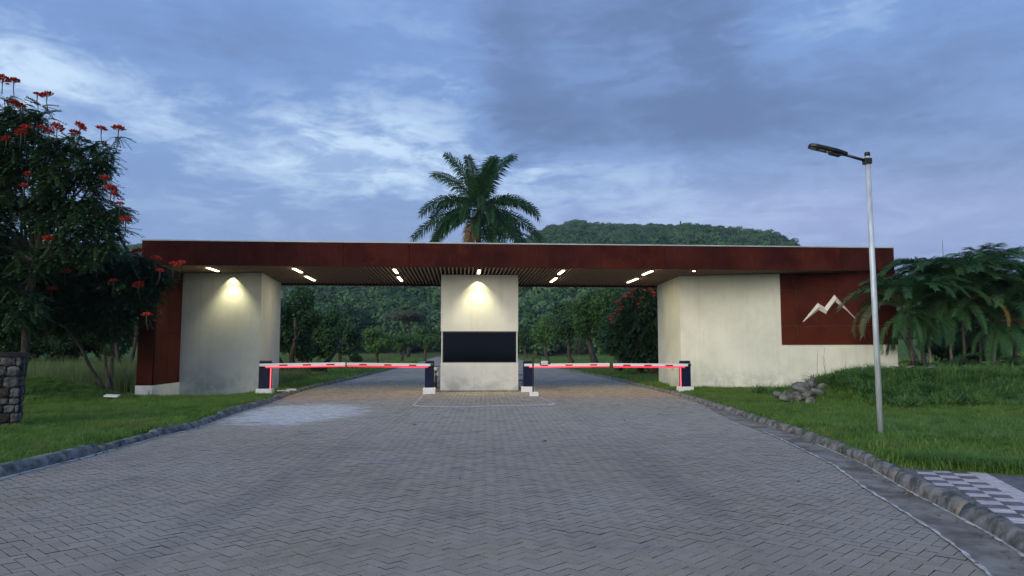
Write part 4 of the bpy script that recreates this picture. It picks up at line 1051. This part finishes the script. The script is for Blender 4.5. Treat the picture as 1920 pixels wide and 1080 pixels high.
def scatter(name, pts, rot, scl, idx, sources, **kw):
    c = bpy.data.collections.new(name+'_source')
    for i, (nm, me) in enumerate(sources):
        o = bpy.data.objects.new('%02d_%s' % (i, nm), me); c.objects.link(o)
    me = bpy.data.meshes.new(name); me.vertices.add(len(pts)); me.vertices.foreach_set('co', np.asarray(pts, np.float32).reshape(-1))
    a = me.attributes.new('rot', 'FLOAT_VECTOR', 'POINT'); a.data.foreach_set('vector', np.asarray(rot, np.float32).reshape(-1))
    a = me.attributes.new('scl', 'FLOAT_VECTOR', 'POINT'); a.data.foreach_set('vector', np.asarray(scl, np.float32).reshape(-1))
    a = me.attributes.new('idx', 'INT', 'POINT'); a.data.foreach_set('value', np.asarray(idx, np.int32))
    o = link(name, me, None, **kw)
    ng = bpy.data.node_groups.new(name, 'GeometryNodeTree')
    ng.interface.new_socket('Geometry', in_out='INPUT', socket_type='NodeSocketGeometry'); ng.interface.new_socket('Geometry', in_out='OUTPUT', socket_type='NodeSocketGeometry')
    N_ = ng.nodes; gi, go = N_.new('NodeGroupInput'), N_.new('NodeGroupOutput')
    ci = N_.new('GeometryNodeCollectionInfo'); ci.inputs[0].default_value = c; ci.inputs['Separate Children'].default_value = True; ci.inputs['Reset Children'].default_value = True
    ip = N_.new('GeometryNodeInstanceOnPoints'); ip.inputs['Pick Instance'].default_value = True
    def attr(n_, dt):
        q = N_.new('GeometryNodeInputNamedAttribute'); q.data_type = dt; q.inputs[0].default_value = n_
        return [s_ for s_ in q.outputs if s_.enabled and s_.name == 'Attribute'][0]
    e2r = N_.new('FunctionNodeEulerToRotation')
    Lk = ng.links.new
    Lk(gi.outputs[0], ip.inputs['Points']); Lk(ci.outputs[0], ip.inputs['Instance']); Lk(attr('idx', 'INT'), ip.inputs['Instance Index'])
    Lk(attr('rot', 'FLOAT_VECTOR'), e2r.inputs[0]); Lk(e2r.outputs[0], ip.inputs['Rotation']); Lk(attr('scl', 'FLOAT_VECTOR'), ip.inputs['Scale'])
    Lk(ip.outputs[0], go.inputs[0])
    md = o.modifiers.new('scatter', 'NODES'); md.node_group = ng
    return o
def crown_mesh(seed, n, size, mat, flat=1.0):
    r = np.random.default_rng(seed); bl = sub_blobs((0, 0, .75), (.75, .75, .55*flat), 9, r, .5)+[(0, 0, .6, .5, .5, .4*flat)]
    C, d = blob_points(bl, n, r, .75); N = unit(d+np.array((0, 0, .35))+r.normal(size=(n, 3))*.35)
    me = quads('crown', leaf_quads(C, N, size, .8, r)); me.materials.append(M[mat]); return me
cms = [('crown', crown_mesh(200+i, 900, .17, 'leaf_hill')) for i in range(5)]+[('crown', crown_mesh(220, 900, .17, 'leaf_dark')), ('crown', crown_mesh(221, 900, .16, 'leaf_mid', .7)), ('crown', crown_mesh(222, 800, .16, 'leaf_pale', .5))]
r = np.random.default_rng(77)
N0 = 30000
yy = HF+(HC+25-HF)*r.uniform(size=N0)**.8; xx = (r.uniform(-1.15, 1.15, N0))*yy
open_ = (wav(xx, yy*.7, .03)+.4*wav(xx, yy, .11) > .42) & (yy > HF+160)
pxx = 960+F*xx/yy
open_ |= (pxx > 1225) & (pxx < 1335) & (yy > HC-110) & (r.uniform(size=N0) < .93)
den = np.where(open_, .12, 1.0)*np.where(yy < 400, .85, 1)
k = r.uniform(size=N0) < den; xx, yy = xx[k], yy[k]; n = len(xx)
sz = r.uniform(2.8, 6.8, n)*np.where(yy > HC-25, r.uniform(.35, .85, n), 1); zz = hill_z(xx, yy)
idx = r.choice(8, n, p=[.16, .16, .16, .16, .14, .10, .08, .04])
scatter('hill_woods', np.stack([xx, yy, zz-.5], -1), np.stack([r.normal(0, .1, n), r.normal(0, .1, n), r.uniform(0, 6.28, n)], -1), np.stack([sz, sz, sz*r.uniform(.8, 1.25, n)], -1), idx, cms,
        kind='stuff', label='dense dark woodland covering the hill behind the gate', cat='woodland')
# single trees standing out on the skyline
sky_t = [(1012, 436, 16, 12, 'low spreading tree at the left end of the ridge'), (1082, 421, 10, 12, 'bushy knoll tree on the highest bump of the ridge'), (1229, 421, 7, 8, 'small umbrella tree on the ridge, first of three'), (1241, 421, 7, 7, 'small umbrella tree on the ridge, middle of three'),
         (1257, 421, 8, 10, 'rounded umbrella tree on the ridge, last of three'), (1415, 437, 5, 7, 'lone little tree on the falling end of the ridge'), (1437, 440, 8, 8, 'wider umbrella tree by the ridge end'), (1476, 452, 5, 8, 'last small tree where the ridge drops away')]
for i, (px, py, hwp, hp, lab) in enumerate(sky_t):
    D = HC-4; c = at(px, py+1, D); s = hwp*D/F; bz = float(hill_z(c[0], D)); rr_ = np.random.default_rng(300+i)
    bl = sub_blobs((c[0], D, c[2]), (s*.8, s*.8, s*.28), 6, rr_, .5)
    tree('ridge_tree', lab, (c[0], D, min(bz, c[2]-2)), bl, 260, 1.5, 'leaf_hill', .35, 1, 'trees standing out along the ridge', seed=300+i, aspect=.8)
mm_ = at(1276, 422, HC); MB().box(-.5, .5, -.5, .5, 0, 12).build('mast', M['black'], None, loc=(mm_[0], HC, float(hill_z(mm_[0], HC))-1), label='thin radio mast on the ridge line', cat='mast')

# ------------------------------------------------------------------ grass
def tuft(seed, n, h, spread, lean, width, mat, base_spread=None):
    r = np.random.default_rng(seed); Q = []
    for i in range(n):
        a = r.uniform(0, 6.28); rad = spread*math.sqrt(r.uniform()); p = np.array((rad*math.cos(a), rad*math.sin(a), -.01)); hh_ = h*r.uniform(.55, 1.1); b = r.uniform(0, 6.28); le = lean*hh_*r.uniform(.2, 1.2)
        dv = np.array((math.cos(b), math.sin(b), 0)); S = np.array((-dv[1], dv[0], 0))*width*r.uniform(.7, 1.2)
        p1 = p+np.array((0, 0, hh_*.55))+dv*le*.3; p2 = p+np.array((0, 0, hh_*(1-.25*lean*min(1, le/hh_))))+dv*le
        Q.append((p-S, p+S, p1+S*.8, p1-S*.8)); Q.append((p1-S*.8, p1+S*.8, p2+S*.12, p2-S*.12))
    me = quads('tuft', np.array(Q)); me.materials.append(M[mat]); return me
lawn = [('tuft', tuft(400+i, 34, .085, .15, .8, .0042, 'grass')) for i in range(4)]+[('tuft', tuft(410, 30, .14, .14, .9, .0045, 'grass')), ('tuft', tuft(411, 22, .11, .13, 1.2, .012, 'grass'))]
tus = [('tuft', tuft(420+i, 60, .42, .16, 1.3, .008, 'tallgrass')) for i in range(3)]+[('tuft', tuft(424, 46, .22, .22, 1.0, .022, 'tallgrass'))]
field = [('tuft', tuft(430+i, 40, 1.15, .30, .35, .010, 'fieldgrass')) for i in range(3)]
far_ = [('tuft', tuft(440+i, 26, .16, .35, .9, .016, 'grass')) for i in range(3)]
yel = [('tuft', tuft(450+i, 30, .45, .5, .9, .03, 'yellowgrass')) for i in range(2)]
def lay(name, x, y, scale, srcs, idx=None, zo=0, **kw):
    r = np.random.default_rng(len(x)); n = len(x); z = gz(x, y)+zo
    scl = scale*r.uniform(.75, 1.25, n) if np.ndim(scale) == 0 else scale*r.uniform(.8, 1.2, n)
    scatter(name, np.stack([x, y, z], -1), np.stack([r.normal(0, .08, n), r.normal(0, .08, n), r.uniform(0, 6.28, n)], -1), np.stack([scl, scl, scl*r.uniform(.8, 1.2, n)], -1), r.integers(0, len(srcs), n) if idx is None else idx, srcs, kind='stuff', **kw)
def outside(x, y, m=.2): return (x < xL(y)-m) | (x > xR(y)+m)
def not_building(x, y):
    b1_ = (x > -14.2) & (x < -10.1) & (y > 27.0) & (y < 34.4)
    b2_ = (x > 7.0) & (x < 15.3) & (y > 31.1-(x-7.07)*.246-.02) & (y < 35)
    pil = (np.hypot(x-(Pp[0]-.68), y-(Pp[1]+.2)) < .55)
    return ~(b1_ | b2_ | pil)
r = np.random.default_rng(9)
n = 19000; x = np.concatenate([r.uniform(-17, -6.2, n), r.uniform(5.0, 15, n)]); y = np.concatenate([4+26*r.uniform(size=n)**.85, 8.9+22.3*r.uniform(size=n)**.95])
k = outside(x, y, .17) & not_building(x, y) & ~((x > 4) & (y < side_end(x))) & (np.abs(x)*F/y < 1080); x, y = x[k], y[k]
# keep the mound on the right for the taller growth
sc_l = np.where((x > 0) & (y < 12.6), 1.45, 1.0)*np.where((x > 0) & (y > 12.6), 1.15, 1.0)
lay('lawn_grass', x, y, sc_l, lawn, label='short bright green lawn grass on both verges', cat='grass')
# ragged taller edge along the sidewalk and round the post
n = 500; x = r.uniform(5.4, 10.5, n); y = side_end(x)+r.uniform(.0, .5, n); k = outside(x, y, .15)
n2 = 260; x2 = r.uniform(6.2, 12, n2); y2 = r.uniform(12, 15.5, n2)
xx_, yy_ = np.concatenate([x[k], x2]), np.concatenate([y[k], y2])
lay('edge_grass', xx_, yy_, .62, tus, label='longer ragged grass along the sidewalk edge and around the lamp foot', cat='grass')
n = 2700; x = r.uniform(8.6, 22, n); y = 23.4+.06*(x-13)+r.normal(0, 1.8, n)-.5; k = (y > 19.4+.5*np.sin(x*1.7)) & (y < 28) & not_building(x, y) & ~((x < 10.0) & (y < 24.8)); x, y = x[k], y[k]
lay('mound_growth', x, y, .95, tus+[('tuft', tuft(470, 60, .30, .26, 1.3, .034, 'grass')), ('tuft', tuft(471, 60, .36, .26, 1.2, .030, 'leaf_mid'))], label='long arching grass and weeds covering the mound by the lamp', cat='weeds')
n = 260; x = r.uniform(8.3, 11.6, n); y = r.uniform(22.4, 24.6, n)
lay('rock_pile_growth', x, y, .55, tus, label='grass and weeds growing between the piled rocks', cat='weeds')
n = 800; x = -15.6+r.normal(0, 1.5, n); y = 24+r.normal(0, 1.0, n); k = outside(x, y, 2.2) & (x > -19) & not_building(x, y)
lay('bank_growth', x[k], y[k], .5, [tus[3], tus[3], tus[0]], label='low leafy ground cover on the small bank before the tall grass', cat='ground cover')
n = 3600; x = r.uniform(-32, -11, n); y = r.uniform(29, 42, n); k = not_building(x, y) & ((x < -14.4) | (y > 35.5)) & (x < xL(y)-2.5) ; x, y = x[k], y[k]
lay('tall_grass_field', x, y, np.where(x > -14, .6, 1.0), field, label='tall seeding grass field behind the flowering trees', cat='tall grass')
n = 15000; x = r.uniform(-26, 20, n); y = 33+85*r.uniform(size=n)**1.3; k = outside(x, y, .2) & not_building(x, y) & (x > xL(y)-16) & (x < xR(y)+14); x, y = x[k], y[k]
lay('far_lawn_grass', x, y, 1.0+np.clip((y-50)/60, 0, 1), far_, label='mown grass lining the road beyond the gate', cat='grass')
n = 1500; x = xL(60)-5-r.uniform(0, 12, n); y = r.uniform(48, 110, n); x = xL(y)-4.5-r.uniform(0, 11, n)
lay('far_tall_grass', x, y, .75, field, label='tall pale grass under the left row of trees beyond the gate', cat='tall grass')
n = 2600; x = r.uniform(17, 60, n); y = r.uniform(30, 60, n); k = x > 15.8
lay('bright_field_grass', x, y, .8, yel, label='bright yellow green meadow behind the palms', cat='grass')

# ------------------------------------------------------------------ rocks, weeds, small things
def rock_mesh(seed, sub=2):
    bm = bmesh.new(); bmesh.ops.create_icosphere(bm, subdivisions=sub, radius=1); r = np.random.default_rng(seed)
    pl_ = [unit(r.normal(size=3)) for _ in range(9)]
    for v in bm.verts:
        c = np.array(v.co)
        for q in pl_:
            d = np.dot(c, q)
            if d > .62: c = c-q*(d-.62)
        v.co = Vector(c*(1+r.normal(0, .03)))
    me = bpy.data.meshes.new('rock'); bm.to_mesh(me); bm.free(); me.materials.append(M['rock']); return me
RK = [rock_mesh(500+i) for i in range(5)]
rocks = [(1520, 720, .26, 'top grey rock of the pile against the cream wall'), (1553, 714, .22, 'pointed dark rock by the weed stems'), (1505, 731, .34, 'large flat slanting rock in the middle of the pile'), (1484, 740, .24, 'pale rock at the front left of the pile'),
         (1512, 742, .26, 'light rock with a groove low in the pile'), (1457, 741, .16, 'small round brown rock at the left foot of the pile'), (1496, 745, .20, 'dark rock wedged under the grooved one'), (1475, 748, .22, 'brown earthy rock at the front of the pile'),
         (1530, 735, .22, 'grey rock half buried in grass on the right of the pile'), (1569, 718, .17, 'small split rock behind the grass tops'), (1582, 720, .12, 'smallest rock behind the grass tops'), (1520, 752, .20, 'mossy rock lowest in the grass'), (1542, 726, .18, 'flat rock between the pointed one and the grass')]
for i, (px, py, s, lab) in enumerate(rocks):
    D = 24.2-(py-714)*.075; P = at(px, py, D); r_ = np.random.default_rng(600+i)
    o = link('rock', RK[i % 5], None, None, loc=(P[0], D, P[2]), rot=tuple(r_.uniform(-.5, .5, 3)), label=lab, cat='rock', group='rock pile against the cream wall'); o.scale = (s*1.2, s*.85, s*.75)
# earth under the rocks so that they rest on something
mbm = bmesh.new(); bmesh.ops.create_icosphere(mbm, subdivisions=3, radius=1)
for v in mbm.verts: v.co = v.co*(1+.12*math.sin(v.co.x*7+v.co.z*5)*math.cos(v.co.y*6))
me = bpy.data.meshes.new('soil_heap'); mbm.to_mesh(me); mbm.free()
Ph = at(1505, 752, 24.0); o = link('soil_heap', me, M['rock'], None, loc=(Ph[0], 24.1, -.05), label='heap of grey brown earth under the rock pile', cat='earth heap'); o.scale = (1.0, .9, .42)
for i, (px, py, s, lab) in enumerate(((1668, 712, .12, 'white flat stone showing on top of the grassy mound'), (1612, 748, .08, 'pale stone in the grass left of the lamp pole'), (1700, 716, .1, 'grey stone right of the white flat one on the mound'), (1737, 722, .09, 'small grey stone farthest along the mound'))):
    P = at(px, py, 23.6); o = link('rock', RK[i], None, None, loc=(P[0], 23.3, float(gz(P[0], 23.3))+.30), label=lab, cat='rock', group='stones showing on the mound'); o.scale = (s*1.6, s, s*.6)
for i, (px, py, s, lab) in enumerate(((1020, 828, .035, 'dark pebble on the road before the booth'), (1171, 789, .03, 'pale pebble on the road toward the right lane'), (777, 797, .035, 'dark pebble on the road toward the left lane'), (1497, 903, .02, 'white scrap on the pavers near the right gutter'),
                                      (597, 857, .02, 'dark pebble on the left part of the road'), (862, 897, .012, 'tiny white chip on the near pavers'))):
    P = gr(px, py); o = link('pebble', RK[i % 5], None, None, loc=(P[0], P[1], s*.4), label=lab, cat='pebble'); o.scale = (s*1.3, s, s*.7)
# dead leaves and chips lying along both kerbs
rl = np.random.default_rng(33); n = 420
ya = 5+22*rl.uniform(size=n)**1.1; sd_r = rl.uniform(size=n) < .65
xa = np.where(sd_r, xR(ya)-np.abs(rl.normal(0, .14, n))-.01, xL(ya)+np.abs(rl.normal(0, .10, n))+.01)
N = unit(np.stack([rl.normal(0, .3, n), rl.normal(0, .3, n), np.ones(n)], -1))
M['litter'] = leafmat('dead_leaves', (.07, .045, .022), (.34, .27, .17), .1, .8)
link('leaf_litter', quads('leaf_litter', leaf_quads(np.stack([xa, ya, np.full(n, .018)], -1), N, .045, .6, rl)), M['litter'], label='dead leaves and chips lying in the gutters along both kerbs', cat='litter', kind='stuff')
# weed stems against the cream wall
for i, (px0, py0, px1, py1, lab) in enumerate(((1533, 722, 1534, 655, 'tall bare weed stem nearest the middle of the wall'), (1545, 720, 1546, 652, 'straight weed stem second along the wall'), (1549, 720, 1543, 668, 'bent weed stem crossing its neighbour'), (1576, 716, 1586, 678, 'short slanting weed stem by the small rocks'))):
    A, B_ = at(px0, py0, 29.0), at(px1, py1, 29.2); A[2] = .1
    Q = wob(A, B_, 6, .03, np.random.default_rng(700+i)); mb = MB().tube(Q, np.linspace(.012, .005, 6), 5)
    mb.build('bare_weed', M['greybark'], None, off=A, loc=A, label=lab, cat='weed', group='bare weed stems against the cream wall')
# weeds at the white plinth
for i, (px, s, lab) in enumerate(((278, .5, 'spindly weed before the white plinth, left one'), (292, .55, 'spindly weed before the white plinth, right one'), (378, .3, 'low dark weed at the foot of the grey wall'), (530, .3, 'weed behind the white block of the first barrier'))):
    D = 26.6 if i < 2 else 28.9; P = at(px, 744, D); o = link('weed', tus[3][1] if i > 1 else tuft(460+i, 9, 1.0, .12, .6, .012, 'fieldgrass'), None, None, loc=(P[0], D, float(gz(P[0], D))), label=lab, cat='weed'); o.scale = (s, s, s)
# white broken slab in the grass, pipe ends by the first barrier, wire, overhead cable
P = at(210, 742, 23.0); o = MB().box(-.20, .20, -.13, .13, -.02, .02).build('slab', M['whiteconc'], None, bevel=.01, loc=(P[0], 23.0, P[2]), rot=(R(8), R(3), R(10)), label='small white slab lying on the grassy bank', cat='slab')
for i, (px, py, l, lab) in enumerate(((531, 735.5, .45, 'white plastic pipe end lying by the first barrier, nearer piece'), (546, 733, .35, 'white plastic strip lying in the grass beyond the pipe end'))):
    P = gr(px, py, .1); MB().tube([(-l/2, 0, 0), (l/2, .05, 0)], .04, 8).build('pipe', M['whiteconc'], None, loc=(P[0], P[1], .14), rot=(0, 0, .1), label=lab, cat='pipe')
MB().tube([at(-60, 428, 34), at(62, 430, 34), at(140, 447, 34), at(175, 455, 34)], .025, 5).build('overhead_cable', M['black'], None, label='dark overhead cable passing through the tall flowering tree', cat='cable')
ms = at(1767, 450, 42); MB().tube([(0, 0, -3), (0, 0, .0)], [.03, .012], 5).build('bare_pole', M['greybark'], None, loc=ms, label='thin bare pole sticking up above the palm clump', cat='pole')
hz = MB().box(-950, 950, -350, 1450, -4, 125).mesh('haze')
hm = bpy.data.materials.new('haze_air'); hm.use_nodes = True; t = NT(hm.node_tree); t.n.remove(t.n['Principled BSDF'])
pv = t.new('ShaderNodeVolumePrincipled'); pv.inputs['Color'].default_value = (.80, .88, 1.0, 1); pv.inputs['Density'].default_value = .00022; pv.inputs['Anisotropy'].default_value = .2
t.l.new(pv.outputs[0], t.n['Material Output'].inputs['Volume'])
link('haze', hz, hm, kind='stuff')
print('objects', len(bpy.data.objects))
